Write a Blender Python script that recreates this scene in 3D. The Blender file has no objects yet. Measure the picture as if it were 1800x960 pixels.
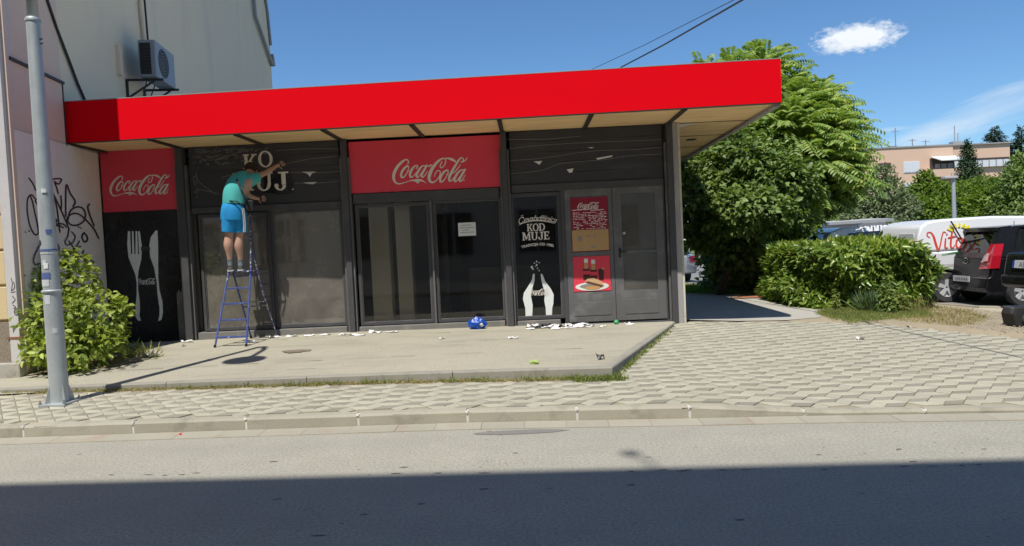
import bpy, bmesh, math, random
import numpy as np
from mathutils import Vector, Matrix
random.seed(7); rng = np.random.default_rng(7)
scene = bpy.context.scene
C = scene.collection

# ---------------------------------------------------------------- camera
FPX = 1250.0; ROLL = .046; YAW = math.radians(1.3); CAMH = 1.64; PITCH = math.atan(48 / FPX)
_F = Vector((-math.sin(YAW) * math.cos(PITCH), math.cos(YAW) * math.cos(PITCH), -math.sin(PITCH)))
_R0 = Vector((math.cos(YAW), math.sin(YAW), 0)); _U0 = _R0.cross(_F)
_R = _R0 * math.cos(ROLL) - _U0 * math.sin(ROLL); _U = _U0 * math.cos(ROLL) + _R0 * math.sin(ROLL)
CAM = Vector((0, 0, CAMH))
cd = bpy.data.cameras.new('camera'); cam = bpy.data.objects.new('camera', cd); C.objects.link(cam)
cam.matrix_world = Matrix(((_R.x, _U.x, -_F.x, 0), (_R.y, _U.y, -_F.y, 0), (_R.z, _U.z, -_F.z, CAMH), (0, 0, 0, 1)))
cd.sensor_fit = 'HORIZONTAL'; cd.sensor_width = 36; cd.lens = 36 * FPX / 1800; cd.clip_start = .05; cd.clip_end = 3000
scene.camera = cam

# survey helpers: measured picture points turned into places in the world
def ray(px, py): return _F + _R * ((px - 900) / FPX) - _U * ((py - 480) / FPX)
def at(px, py, Y):
    r = ray(px, py); return CAM + r * (Y / r.y)
def onz(px, py, z):
    r = ray(px, py); return CAM + r * ((z - CAMH) / r.z)
def onplane(px, py, P, n):
    r = ray(px, py); return CAM + r * ((P - CAM).dot(n) / r.dot(n))

# ---------------------------------------------------------------- light
SUN_EL = math.radians(61.5); SUN_AZ = math.radians(21)          # shadows fall away from the street, to the right
SX, SY = math.sin(SUN_AZ), math.cos(SUN_AZ)
ld = bpy.data.lights.new('sun', 'SUN'); ld.energy = 4.4; ld.angle = math.radians(.53); ld.color = (1, .955, .88)
sun = bpy.data.objects.new('sun', ld); C.objects.link(sun)
sd = Vector((SX * math.cos(SUN_EL), SY * math.cos(SUN_EL), -math.sin(SUN_EL)))
sun.rotation_euler = sd.to_track_quat('-Z', 'Y').to_euler(); sun.location = (0, 0, 30)
world = bpy.data.worlds.new('World'); scene.world = world; world.use_nodes = True
wn = world.node_tree.nodes; wl = world.node_tree.links; wn.clear()
wo = wn.new('ShaderNodeOutputWorld'); bg = wn.new('ShaderNodeBackground'); sky = wn.new('ShaderNodeTexSky')
sky.sky_type = 'NISHITA'; sky.sun_disc = False; sky.sun_elevation = SUN_EL; sky.sun_rotation = math.pi + SUN_AZ
sky.air_density = 1.0; sky.dust_density = .0; sky.ozone_density = 3.0; sky.altitude = 200
bg.inputs[1].default_value = .104
wl.new(bg.outputs[0], wo.inputs[0])
scene.view_settings.view_transform = 'Standard'; scene.view_settings.look = 'None'
scene.view_settings.exposure = 0.22; scene.view_settings.gamma = 1; scene.view_settings.use_curve_mapping = False
scene.render.resolution_x = 1024; scene.render.resolution_y = 546
# clouds, part of the sky itself
geo = wn.new('ShaderNodeTexCoord')
def wmath(op, a, b=None, clamp=False):
    n = wn.new('ShaderNodeMath'); n.operation = op; n.use_clamp = clamp
    for i, v in enumerate((a, b)):
        if v is None: continue
        if hasattr(v, 'links'): wl.new(v, n.inputs[i])
        else: n.inputs[i].default_value = v
    return n.outputs[0]
def cloud(px, py, w, h, tilt, nscale, namp, stretch, edge, col):
    c = ray(px, py).normalized(); e1 = c.cross(Vector((0, 0, 1))).normalized(); e2 = e1.cross(c).normalized()
    a = e1 * math.cos(tilt) + e2 * math.sin(tilt); b = -e1 * math.sin(tilt) + e2 * math.cos(tilt)
    def dot(v, s):
        n = wn.new('ShaderNodeVectorMath'); n.operation = 'DOT_PRODUCT'
        wl.new(geo.outputs['Generated'], n.inputs[0]); n.inputs[1].default_value = v
        return wmath('MULTIPLY', wmath('SUBTRACT', n.outputs['Value'], v.dot(c)), 1 / s)
    u, v = dot(a, w), dot(b, h)
    r = wmath('SQRT', wmath('ADD', wmath('MULTIPLY', u, u), wmath('MULTIPLY', v, v)))
    cb = wn.new('ShaderNodeCombineXYZ'); wl.new(wmath('MULTIPLY', u, stretch), cb.inputs[0]); wl.new(v, cb.inputs[1])
    nz = wn.new('ShaderNodeTexNoise'); nz.inputs['Scale'].default_value = nscale; nz.inputs['Detail'].default_value = 7
    nz.inputs['Roughness'].default_value = .62; wl.new(cb.outputs[0], nz.inputs['Vector'])
    d = wmath('ADD', wmath('SUBTRACT', 1.0, r), wmath('MULTIPLY', wmath('SUBTRACT', nz.outputs['Fac'], .5), namp))
    front = wn.new('ShaderNodeVectorMath'); front.operation = 'DOT_PRODUCT'
    wl.new(geo.outputs['Generated'], front.inputs[0]); front.inputs[1].default_value = c
    f = wmath('MULTIPLY', wmath('MULTIPLY', d, edge, True), wmath('GREATER_THAN', front.outputs['Value'], .5))
    return f, v
tn = wn.new('ShaderNodeMix'); tn.data_type = 'RGBA'; tn.blend_type = 'MULTIPLY'; tn.inputs[0].default_value = 1; wl.new(sky.outputs[0], tn.inputs[6]); tn.inputs[7].default_value = (.64, .87, 1.05, 1)   # clear deep blue day
last = tn.outputs[2]
for args, amt, col in (((1507, 66, .052, .019, -.02, 2.2, 1.5, 1.6, 1.9, 0), .9, (8.3, 8.6, 8.8)),
                       ((1490, 80, .036, .008, .1, 2.2, 1.2, 1.6, 1.6, 0), .6, (7.4, 7.8, 8.2)),
                       ((1715, 206, .14, .022, .33, 2.5, 1.5, .8, .8, 0), .5, (6.6, 7.3, 8.0)),
                       ((1640, 236, .06, .018, .15, 2.5, 1.6, .8, .9, 0), .5, (6.6, 7.3, 8.0)),
                       ((1770, 158, .05, .008, .2, 2.5, 1.6, .5, .8, 0), .4, (6.6, 7.3, 8.0)),
                       ((1555, 229, .035, .004, .03, 2.5, 1.2, .5, .8, 0), .45, (6.6, 7.3, 8.0))):
    f, v = cloud(*args)
    mx = wn.new('ShaderNodeMix'); mx.data_type = 'RGBA'; wl.new(wmath('MULTIPLY', f, amt), mx.inputs[0])
    wl.new(last, mx.inputs[6]); mx.inputs[7].default_value = (*col, 1); last = mx.outputs[2]
wl.new(last, bg.inputs[0])

# ---------------------------------------------------------------- object helpers
def tag(o, label=None, cat=None, group=None, kind=None):
    if label: o['label'] = label
    if cat: o['category'] = cat
    if group: o['group'] = group
    if kind: o['kind'] = kind
    return o
def wloc(o):
    v = Vector((0, 0, 0))
    while o is not None: v += o.location; o = o.parent
    return v
def thing(name, loc, label, cat, group=None):
    o = bpy.data.objects.new(name, None); C.objects.link(o); o.location = loc; o.empty_display_size = .2
    return tag(o, label, cat, group)
def copy_tree(o, parent=None):
    c = o.copy(); C.objects.link(c); c.parent = parent
    for ch in list(o.children): copy_tree(ch, c)
    return c
def link_mesh(name, me, parent=None, origin=True):
    o = bpy.data.objects.new(name, me); C.objects.link(o)
    n = len(me.vertices); co = np.empty(n * 3, dtype=np.float32); me.vertices.foreach_get('co', co); co = co.reshape(-1, 3)
    if parent is not None:
        co -= np.array(wloc(parent), dtype=np.float32); o.parent = parent
    elif origin and n:
        b = np.array([(co[:, 0].min() + co[:, 0].max()) / 2, (co[:, 1].min() + co[:, 1].max()) / 2, co[:, 2].min()], dtype=np.float32)
        co -= b; o.location = b.tolist()
    me.vertices.foreach_set('co', co.ravel()); me.update()
    return o
class MB:
    def __init__(s): s.v = []; s.f = []
    def add(s, vs, fs):
        b = len(s.v); s.v += [tuple(p) for p in vs]; s.f += [tuple(b + i for i in f) for f in fs]
    def box(s, x0, x1, y0, y1, z0, z1):
        s.hexa([(x0, y0, z0), (x1, y0, z0), (x1, y1, z0), (x0, y1, z0), (x0, y0, z1), (x1, y0, z1), (x1, y1, z1), (x0, y1, z1)])
    def hexa(s, p): s.add(p, [(3, 2, 1, 0), (4, 5, 6, 7), (0, 1, 5, 4), (1, 2, 6, 5), (2, 3, 7, 6), (3, 0, 4, 7)])
    def obox(s, c, a, b, n):                     # box from centre and three half vectors
        c, a, b, n = map(Vector, (c, a, b, n))
        s.hexa([c - a - b - n, c + a - b - n, c + a + b - n, c - a + b - n, c - a - b + n, c + a - b + n, c + a + b + n, c - a + b + n])
    def bar(s, p, q, w, t=None):
        p, q = Vector(p), Vector(q); d = (q - p); t = t or w
        u = d.cross(Vector((0, 0, 1)));  u = u.normalized() if u.length > 1e-5 else Vector((1, 0, 0)); v = u.cross(d).normalized()
        s.obox((p + q) / 2, u * w / 2, v * t / 2, d / 2)
    def prism(s, pts, d):
        pts = [Vector(p) for p in pts]; d = Vector(d); n = len(pts)
        s.add(pts + [p + d for p in pts], [tuple(range(n))[::-1], tuple(range(n, 2 * n))] + [(i, (i + 1) % n, n + (i + 1) % n, n + i) for i in range(n)])
    def tube(s, pts, r, n=10, cap=True):
        pts = [Vector(p) for p in pts]; m = len(pts)
        if not isinstance(r, (list, tuple)): r = [r] * m
        up = None; vs = []; fs = []
        for i, p in enumerate(pts):
            t = (pts[min(i + 1, m - 1)] - pts[max(i - 1, 0)]).normalized()
            if up is None:
                up = t.cross(Vector((0, 0, 1)))
                up = up.normalized() if up.length > 1e-4 else Vector((1, 0, 0))
            up = (up - t * up.dot(t)).normalized(); w = t.cross(up)
            for k in range(n):
                a = 2 * math.pi * k / n; vs.append(p + (up * math.cos(a) + w * math.sin(a)) * r[i])
        for i in range(m - 1):
            for k in range(n): fs.append((i * n + k, i * n + (k + 1) % n, (i + 1) * n + (k + 1) % n, (i + 1) * n + k))
        if cap: fs += [tuple(range(n))[::-1], tuple((m - 1) * n + k for k in range(n))]
        s.add(vs, fs)
    def rings(s, R, cap=True):                   # loft of equal length rings
        n = len(R[0]); vs = [p for r in R for p in r]; fs = []
        for i in range(len(R) - 1):
            for k in range(n): fs.append((i * n + k, i * n + (k + 1) % n, (i + 1) * n + (k + 1) % n, (i + 1) * n + k))
        if cap: fs += [tuple(range(n))[::-1], tuple((len(R) - 1) * n + k for k in range(n))]
        s.add(vs, fs)
    def lathe(s, c, prof, n=24, axis='z'):
        R = []
        for r, h in prof:
            ring = []
            for k in range(n):
                a = 2 * math.pi * k / n; x, y = r * math.cos(a), r * math.sin(a)
                p = (x, y, h) if axis == 'z' else (x, h, y) if axis == 'y' else (h, x, y)
                ring.append(Vector(c) + Vector(p))
            R.append(ring)
        s.rings(R)
    def blob(s, c, r, n=10, m=7, jit=0):
        R = []
        for i in range(m):
            t = math.pi * (i + .02) / (m - .96); ring = []
            for k in range(n):
                a = 2 * math.pi * k / n; j = 1 + random.uniform(-jit, jit)
                ring.append((c[0] + r[0] * math.sin(t) * math.cos(a) * j, c[1] + r[1] * math.sin(t) * math.sin(a) * j, c[2] + r[2] * math.cos(t) * j))
            R.append(ring)
        s.rings(R)
    def build(s, name, mat, parent=None, smooth=False, bevel=0, seg=2, label=None, angle=40, noorigin=False):
        me = bpy.data.meshes.new(name); me.from_pydata(s.v, [], s.f); me.validate()
        bm = bmesh.new(); bm.from_mesh(me); bmesh.ops.recalc_face_normals(bm, faces=bm.faces); bm.to_mesh(me); bm.free()
        me.materials.append(mat); o = link_mesh(name, me, parent, not noorigin)
        if smooth:
            me.polygons.foreach_set('use_smooth', [True] * len(me.polygons))
            if smooth != 'all': me.set_sharp_from_angle(angle=math.radians(angle))
        if bevel:
            b = o.modifiers.new('bevel', 'BEVEL'); b.width = bevel; b.segments = seg; b.limit_method = 'ANGLE'; b.angle_limit = math.radians(35); b.harden_normals = False
        if label: o['label'] = label
        return o
def B(name, mat, parent, x0, x1, y0, y1, z0, z1, bevel=0, **k):
    m = MB(); m.box(x0, x1, y0, y1, z0, z1); return m.build(name, mat, parent, bevel=bevel, **k)

def fast_mesh(name, V, Fq, mat, parent=None, mats=None, midx=None, origin=True):
    V = np.asarray(V, dtype=np.float32); Fq = np.asarray(Fq, dtype=np.int32); k = Fq.shape[1]
    me = bpy.data.meshes.new(name); me.vertices.add(len(V)); me.vertices.foreach_set('co', V.ravel())
    me.loops.add(Fq.size); me.loops.foreach_set('vertex_index', Fq.ravel())
    me.polygons.add(len(Fq)); me.polygons.foreach_set('loop_start', np.arange(0, Fq.size, k, dtype=np.int32))
    me.polygons.foreach_set('loop_total', np.full(len(Fq), k, dtype=np.int32)); me.update(calc_edges=True)
    for m in (mats or [mat]): me.materials.append(m)
    if midx is not None: me.polygons.foreach_set('material_index', midx)
    return link_mesh(name, me, parent, origin)
def unit(a): return a / np.maximum(np.linalg.norm(a, axis=-1, keepdims=True), 1e-9)
def leaves(name, P, D, N, L, W, mat, parent=None, fold=.18, droop=.15, origin=True):
    """leaf = two folded triangles pairs; P base points, D leaf directions, N leaf normals"""
    P = np.asarray(P); D = unit(np.asarray(D)); N = np.asarray(N); S = unit(np.cross(D, N)); N = np.cross(S, D)
    L = np.broadcast_to(np.asarray(L, dtype=float), (len(P),))[:, None]; W = np.broadcast_to(np.asarray(W, dtype=float), (len(P),))[:, None]
    m1, m2 = P + D * L * .28, P + D * L * .66 - N * L * droop * .4
    tip = P + D * L - N * L * droop
    a, b = S * W * .46, S * W * .40
    V = np.stack([P, m1 + a + N * W * fold, m2 + b + N * W * fold, tip, m2 - b + N * W * fold, m1 - a + N * W * fold, m1 * .0 + (m1 + m2) / 2], 1).reshape(-1, 3)
    i = np.arange(len(P))[:, None] * 7
    Fq = np.concatenate([i + np.array([[0, 1, 6]]), i + np.array([[1, 2, 6]]), i + np.array([[2, 3, 6]]), i + np.array([[3, 4, 6]]), i + np.array([[4, 5, 6]]), i + np.array([[5, 0, 6]])], 0)
    return fast_mesh(name, V, Fq, mat, parent, origin=origin)
def rdir(n): return unit(rng.normal(size=(n, 3)))

# ---------------------------------------------------------------- materials
def nodes_of(name):
    m = bpy.data.materials.new(name); m.use_nodes = True; nt = m.node_tree; return m, nt, nt.nodes['Principled BSDF']
def mixc(nt, fac, a, b, blend='MIX'):
    n = nt.nodes.new('ShaderNodeMix'); n.data_type = 'RGBA'; n.blend_type = blend
    for i, v in ((0, fac), (6, a), (7, b)):
        if hasattr(v, 'links'): nt.links.new(v, n.inputs[i])
        elif i == 0: n.inputs[0].default_value = v
        else: n.inputs[i].default_value = (*v, 1) if len(v) == 3 else v
    return n.outputs[2]
def noise(nt, scale, detail=5, rough=.6, sc=(1, 1, 1), coord='Object'):
    tc = nt.nodes.new('ShaderNodeTexCoord'); mp = nt.nodes.new('ShaderNodeMapping'); mp.inputs['Scale'].default_value = sc
    nz = nt.nodes.new('ShaderNodeTexNoise'); nz.inputs['Scale'].default_value = scale; nz.inputs['Detail'].default_value = detail; nz.inputs['Roughness'].default_value = rough
    if coord == 'World':
        g = nt.nodes.new('ShaderNodeNewGeometry'); nt.links.new(g.outputs['Position'], mp.inputs['Vector'])
    else: nt.links.new(tc.outputs[coord], mp.inputs['Vector'])
    nt.links.new(mp.outputs[0], nz.inputs['Vector']); return nz.outputs['Fac']
def ramp(nt, f, lo, hi, a=0, b=1):
    n = nt.nodes.new('ShaderNodeMapRange'); n.inputs[1].default_value = lo; n.inputs[2].default_value = hi
    n.inputs[3].default_value = a; n.inputs[4].default_value = b; nt.links.new(f, n.inputs[0]); return n.outputs[0]
def mul(c, k): return tuple(min(1, x * k) for x in c)
def M(name, col, rough=.7, var=.12, scale=3, bump=.15, bscale=40, metal=0, spec=.5, stain=None, samt=.5, sscale=1.2, ssc=(1, 1, 1), slo=.52, shi=.68, rand=0, coord='World', coat=0, grain=.08, gscale=120):
    m, nt, p = nodes_of(name)
    c = mixc(nt, noise(nt, scale, coord=coord), mul(col, 1 - var), mul(col, 1 + var))
    if grain: c = mixc(nt, ramp(nt, noise(nt, gscale, 3, .7, coord=coord), .3, .7), mixc(nt, 1.0, c, (1 - grain,) * 3, 'MULTIPLY'), mixc(nt, 1.0, c, (1 + grain,) * 3, 'MULTIPLY'))
    if stain: c = mixc(nt, ramp(nt, noise(nt, sscale, 8, .65, ssc, coord), slo, shi, 0, samt), c, stain)
    if rand:
        oi = nt.nodes.new('ShaderNodeObjectInfo'); ge = nt.nodes.new('ShaderNodeNewGeometry')
        ad = nt.nodes.new('ShaderNodeMath'); ad.operation = 'ADD'; nt.links.new(oi.outputs['Random'], ad.inputs[0]); nt.links.new(ge.outputs['Random Per Island'], ad.inputs[1])
        fr = nt.nodes.new('ShaderNodeMath'); fr.operation = 'FRACT'; nt.links.new(ad.outputs[0], fr.inputs[0])
        v = ramp(nt, fr.outputs[0], 0, 1, 1 - rand, 1 + rand)
        cb = nt.nodes.new('ShaderNodeCombineColor')
        for i in range(3): nt.links.new(v, cb.inputs[i])
        c = mixc(nt, 1.0, c, cb.outputs[0], 'MULTIPLY')
    nt.links.new(c, p.inputs['Base Color'])
    p.inputs['Metallic'].default_value = metal; p.inputs['Specular IOR Level'].default_value = spec; p.inputs['Coat Weight'].default_value = coat
    nt.links.new(ramp(nt, noise(nt, scale * 2.7, coord=coord), .2, .8, max(0, rough - .08), min(1, rough + .08)), p.inputs['Roughness'])
    if bump:
        b = nt.nodes.new('ShaderNodeBump'); b.inputs['Strength'].default_value = bump; b.inputs['Distance'].default_value = .01
        nt.links.new(noise(nt, bscale, 6, .7, coord=coord), b.inputs['Height']); nt.links.new(b.outputs[0], p.inputs['Normal'])
    return m
def leafmat(name, a, b, c3=None, trans=.35, rough=.5, csc=1.2):
    """leaf colour: random per leaf, clumps by noise"""
    m, nt, p = nodes_of(name)
    g = nt.nodes.new('ShaderNodeNewGeometry'); r = nt.nodes.new('ShaderNodeValToRGB'); r.color_ramp.elements[0].color = (*a, 1); r.color_ramp.elements[1].color = (*b, 1)
    if c3: e = r.color_ramp.elements.new(.93); e.color = (*b, 1); r.color_ramp.elements[2].color = (*c3, 1)
    nt.links.new(g.outputs['Random Per Island'], r.inputs[0])
    c = mixc(nt, ramp(nt, noise(nt, csc, 4, coord='World'), .35, .65), mixc(nt, 1., r.outputs[0], (.72, .76, .72), 'MULTIPLY'), r.outputs[0])
    nt.links.new(c, p.inputs['Base Color']); p.inputs['Roughness'].default_value = rough; p.inputs['Specular IOR Level'].default_value = .4
    tr = nt.nodes.new('ShaderNodeBsdfTranslucent'); nt.links.new(mixc(nt, 1., c, (1.5, 1.6, .7), 'MULTIPLY'), tr.inputs[0])
    ms = nt.nodes.new('ShaderNodeMixShader'); ms.inputs[0].default_value = trans
    nt.links.new(p.outputs[0], ms.inputs[1]); nt.links.new(tr.outputs[0], ms.inputs[2]); nt.links.new(ms.outputs[0], nt.nodes['Material Output'].inputs[0])
    return m
def glass(name, tint=.75, dust=.12, dustcol=(.3, .28, .24), ior=1.5, rough=.02, boost=1.0):
    m, nt, p = nodes_of(name); nt.nodes.remove(p); L = nt.links
    t = nt.nodes.new('ShaderNodeBsdfTransparent'); t.inputs[0].default_value = (tint, tint, tint * .98, 1)
    gl = nt.nodes.new('ShaderNodeBsdfGlossy'); gl.inputs['Roughness'].default_value = rough
    fr = nt.nodes.new('ShaderNodeFresnel'); fr.inputs[0].default_value = ior
    fm = nt.nodes.new('ShaderNodeMath'); fm.operation = 'MULTIPLY'; fm.use_clamp = True; fm.inputs[1].default_value = boost; L.new(fr.outputs[0], fm.inputs[0])
    df = nt.nodes.new('ShaderNodeBsdfDiffuse'); df.inputs[0].default_value = (*dustcol, 1)
    a = nt.nodes.new('ShaderNodeMixShader'); L.new(ramp(nt, noise(nt, 1.5, 8, .7, coord='World'), .3, .75, dust * .6, dust * 1.5), a.inputs[0]); L.new(t.outputs[0], a.inputs[1]); L.new(df.outputs[0], a.inputs[2])
    b = nt.nodes.new('ShaderNodeMixShader'); L.new(fm.outputs[0], b.inputs[0]); L.new(a.outputs[0], b.inputs[1]); L.new(gl.outputs[0], b.inputs[2])
    L.new(b.outputs[0], nt.nodes['Material Output'].inputs[0]); return m

mt = {}
mt['asphalt'] = M('asphalt', (.37, .355, .295), .95, .13, 2.2, .8, 110, stain=(.29, .28, .255), samt=.5, sscale=.35, ssc=(.35, 2.2, 1), slo=.40, shi=.72, grain=.30, gscale=48, spec=.3)
mt['tar'] = M('tar', (.15, .145, .135), .8, .2, 4, .3, 90)
mt['paver'] = M('paver', (.42, .40, .31), .92, .08, 1.2, .3, 110, stain=(.34, .31, .24), samt=.35, sscale=1.3, rand=.07, grain=.12, spec=.3)
mt['paver_dark'] = M('paver_dark', (.265, .252, .20), .9, .08, 1.2, .3, 110, stain=(.28, .26, .21), samt=.35, sscale=1.3, rand=.1, grain=.12, spec=.3)
mt['paver_mid'] = M('paver_mid', (.392, .372, .29), .92, .08, 1.2, .3, 110, stain=(.32, .30, .23), samt=.35, sscale=1.3, rand=.08, grain=.12, spec=.3)
mt['joint'] = M('joint', (.31, .28, .21), .98, .2, 6, .3, 80)
mt['kerb'] = M('kerb', (.36, .335, .265), .93, .12, 2, .4, 90, stain=(.17, .165, .13), samt=.6, sscale=2.5, grain=.12, rand=.06)
mt['mortar'] = M('mortar', (.62, .6, .55), .95, .1, 10, .3, 80)
mt['gutter'] = M('gutter', (.34, .32, .255), .93, .1, 2, .3, 90, stain=(.33, .25, .18), samt=.6, sscale=3, rand=.06)
mt['concrete'] = M('concrete', (.385, .36, .28), .93, .08, .8, .4, 120, stain=(.25, .23, .18), samt=.6, sscale=1.3, ssc=(.5, 1.6, 1), slo=.48, shi=.72, grain=.24, gscale=60, spec=.3)
mt['riser'] = M('riser', (.30, .285, .24), .95, .12, 3, .4, 90, stain=(.16, .155, .12), samt=.6, sscale=4)
mt['path'] = M('path', (.42, .40, .35), .93, .1, 1, .3, 100, stain=(.27, .26, .24), samt=.4, sscale=1.5, grain=.1)
mt['earth'] = M('earth', (.33, .275, .185), .98, .25, 3, .5, 60, stain=(.3, .25, .17), samt=.6, sscale=5, grain=.2)
mt['gravel'] = M('gravel', (.44, .39, .29), .98, .2, 9, .9, 60, stain=(.24, .2, .14), samt=.7, sscale=7, grain=.3, gscale=50)
mt['lot'] = M('lot', (.22, .215, .2), .95, .15, 1, .4, 120, stain=(.15, .145, .14), samt=.5, sscale=1)
mt['field'] = M('field', (.10, .12, .05), .98, .3, .5, .3, 20)
mt['red'] = M('fascia_red', (.80, .0022, .010), .7, .015, 1, 0, 30, grain=.0, spec=.04)
mt['sign_red'] = M('sign_red', (.76, .055, .095), .5, .06, 1.5, .03, 60, grain=.03, stain=(.70, .10, .13), samt=.35, sscale=.8, spec=.4)
mt['trim'] = M('trim', (.5, .49, .48), .45, .1, 4, .05, 60)
mt['ply'] = M('plywood', (.90, .64, .34), .7, .10, 2.0, .15, 60, stain=(.60, .37, .17), samt=.75, sscale=1.6, ssc=(.6, 7, 1), slo=.42, shi=.70, grain=.10, rand=.09)
mt['batten'] = M('batten', (.035, .03, .028), .6, .2, 6, .1, 60)
mt['dark'] = M('dark_frame', (.062, .061, .066), .55, .12, 3, .12, 80, stain=(.2, .2, .19), samt=.35, sscale=2.5, ssc=(1, 1, .6), slo=.55, shi=.8)
mt['darker'] = M('dark_board', (.040, .040, .047), .6, .15, 2, .15, 60, stain=(.10, .10, .10), samt=.4, sscale=2, ssc=(.5, 1, 2.5))
mt['greyframe'] = M('grey_frame', (.115, .115, .118), .55, .12, 3, .15, 80, stain=(.24, .24, .23), samt=.5, sscale=3)
mt['black_gloss'] = M('black_film', (.012, .012, .013), .25, .2, 3, .02, 40, stain=(.05, .05, .045), samt=.3, sscale=1.5)
mt['col_grey'] = M('column_grey', (.33, .32, .32), .7, .1, 2, .15, 60, stain=(.5, .46, .38), samt=.5, sscale=3, ssc=(1, 1, .4))
mt['col_cream'] = M('column_cream', (.62, .58, .46), .8, .1, 4, .2, 60, stain=(.3, .25, .18), samt=.6, sscale=7)
mt['letter'] = M('letter_film', (.80, .75, .68), .5, .08, 6, .03, 50)
mt['letter_white'] = M('white_film', (.72, .76, .74), .45, .05, 4, .02, 50)
mt['letter_dim'] = M('grey_film', (.80, .82, .80), .5, .06, 4, .02, 50)
mt['residue'] = M('film_residue', (.27, .25, .23), .8, .3, 12, .1, 60)
mt['paper'] = M('paper', (.74, .74, .73), .8, .04, 5, .05, 50)
mt['ink'] = M('ink', (.12, .12, .16), .8, .1, 5, 0, 50)
mt['spray'] = M('spray_black', (.045, .037, .042), .6, .3, 6, 0, 50)
mt['plaster'] = M('grey_plaster', (.80, .67, .49), .93, .05, .5, .25, 60, stain=(.62, .55, .44), samt=.6, sscale=1.1, ssc=(1, 1, .16), slo=.5, shi=.72, grain=.05)
mt['beige'] = M('beige_cladding', (.70, .54, .44), .8, .05, 1.4, .1, 60, stain=(.55, .44, .36), samt=.35, sscale=2, ssc=(1, 1, .4))
mt['whitepanel'] = M('white_panel', (.80, .74, .70), .7, .05, 1.2, .06, 60, stain=(.62, .56, .48), samt=.4, sscale=2.2, ssc=(1, 1, .7))
mt['cream'] = M('cream_wall', (.66, .52, .30), .9, .06, 2, .2, 60, stain=(.5, .4, .26), samt=.4, sscale=2)
mt['lilac'] = M('lilac_panel', (.58, .56, .56), .7, .05, 2, .1, 60, stain=(.4, .37, .33), samt=.3, sscale=4)
mt['pebble'] = M('pebble_dash', (.28, .23, .18), .98, .3, 40, 1, 90, grain=.35, gscale=60)
mt['footing'] = M('footing', (.40, .38, .34), .95, .15, 4, .4, 60, stain=(.2, .17, .13), samt=.6, sscale=5)
mt['galv'] = M('galvanised', (.44, .48, .49), .55, .14, 7, .08, 70, metal=.35, stain=(.34, .35, .35), samt=.5, sscale=9, ssc=(1, 1, .5))
mt['sticker'] = M('sticker', (.55, .58, .6), .6, .1, 12, 0, 50)
mt['sticker_blue'] = M('sticker_blue', (.09, .13, .33), .6, .1, 12, 0, 50)
mt['ac'] = M('ac_white', (.26, .28, .31), .5, .05, 3, .05, 60, stain=(.3, .3, .3), samt=.3)
mt['black'] = M('black', (.014, .014, .016), .6, .2, 5, .05, 60)
mt['cable'] = M('cable_black', (.02, .02, .022), .6, .1, 5, 0, 60)
mt['zinc'] = M('zinc', (.3, .31, .32), .5, .1, 5, .05, 60, metal=.5)
mt['sill'] = M('sill_grey', (.17, .168, .16), .85, .15, 3, .3, 60, stain=(.30, .25, .19), samt=.5, sscale=4)
mt['roofing'] = M('roofing', (.5, .48, .44), .95, .1, 2, .3, 60)
mt['rust'] = M('rust', (.25, .10, .05), .9, .2, 12, .3, 60)
# ---------------------------------------------------------------- ground
def lerp_tab(x, tab):
    if x <= tab[0][0]: return tab[0][1]
    for (a, b), (c, d) in zip(tab, tab[1:]):
        if x <= c: return b + (d - b) * (x - a) / (c - a)
    return tab[-1][1]
KT = [(-20, 7.15), (-5.17, 6.71), (-.64, 6.58), (1.41, 6.40), (2.4, 6.32), (4.2, 6.14), (14, 5.7)]
yk = lambda x: lerp_tab(x, KT)
z0 = lambda x: lerp_tab(x, [(1.45, .12), (2.6, .05)])
zt = lambda x: lerp_tab(x, [(2.6, .265), (8, .15)])
def zs(x, y): return z0(x) + (zt(x) - z0(x)) * max(0, min(1, (y - yk(x)) / (11.75 - yk(x))))
tz = lambda x: .28 + .008 * (x - 2.4)
zwall = lambda x: lerp_tab(x, [(-7, .31), (-3, .35), (-.35, .33), (2.4, .292)])
def tzz(x, y):                                     # the terrace climbs a little towards the wall
    e = te(x); return tz(x) + (zwall(x) - tz(x)) * max(0, min(1, (y - e) / max(.05, 11.7 - e)))
def ont(px, py):
    z = .28
    for _ in range(6): p = onz(px, py, z); z = tzz(p.x, min(p.y, 11.7))
    return onz(px, py, z)
def sheet(name, mat, X, Y, zf, kind='structure', inside=None, parent=None):
    V = []; F_ = []; idx = {}
    for i, x in enumerate(X):
        for j, y in enumerate(Y): idx[i, j] = len(V); V.append((x, y, zf(x, y)))
    for i in range(len(X) - 1):
        for j in range(len(Y) - 1):
            if inside and not inside((X[i] + X[i + 1]) / 2, (Y[j] + Y[j + 1]) / 2): continue
            F_.append((idx[i, j], idx[i + 1, j], idx[i + 1, j + 1], idx[i, j + 1]))
    o = fast_mesh(name, V, F_, mat, parent); o.data.validate()
    return tag(o, kind=kind)
def poly_sheet(name, mat, pts, kind='structure'):
    m = MB(); m.add(pts, [tuple(range(len(pts)))]); o = m.build(name, mat)
    return tag(o, kind=kind)
sheet('ground', mt['field'], np.linspace(-500, 500, 5), np.linspace(-500, 500, 5), lambda x, y: -.12)
road = sheet('road', mt['asphalt'], np.linspace(-60, 60, 61), [-1.2, 0, 2, 4, 6, 7.2], lambda x, y: .0 - .0 * y)
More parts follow.
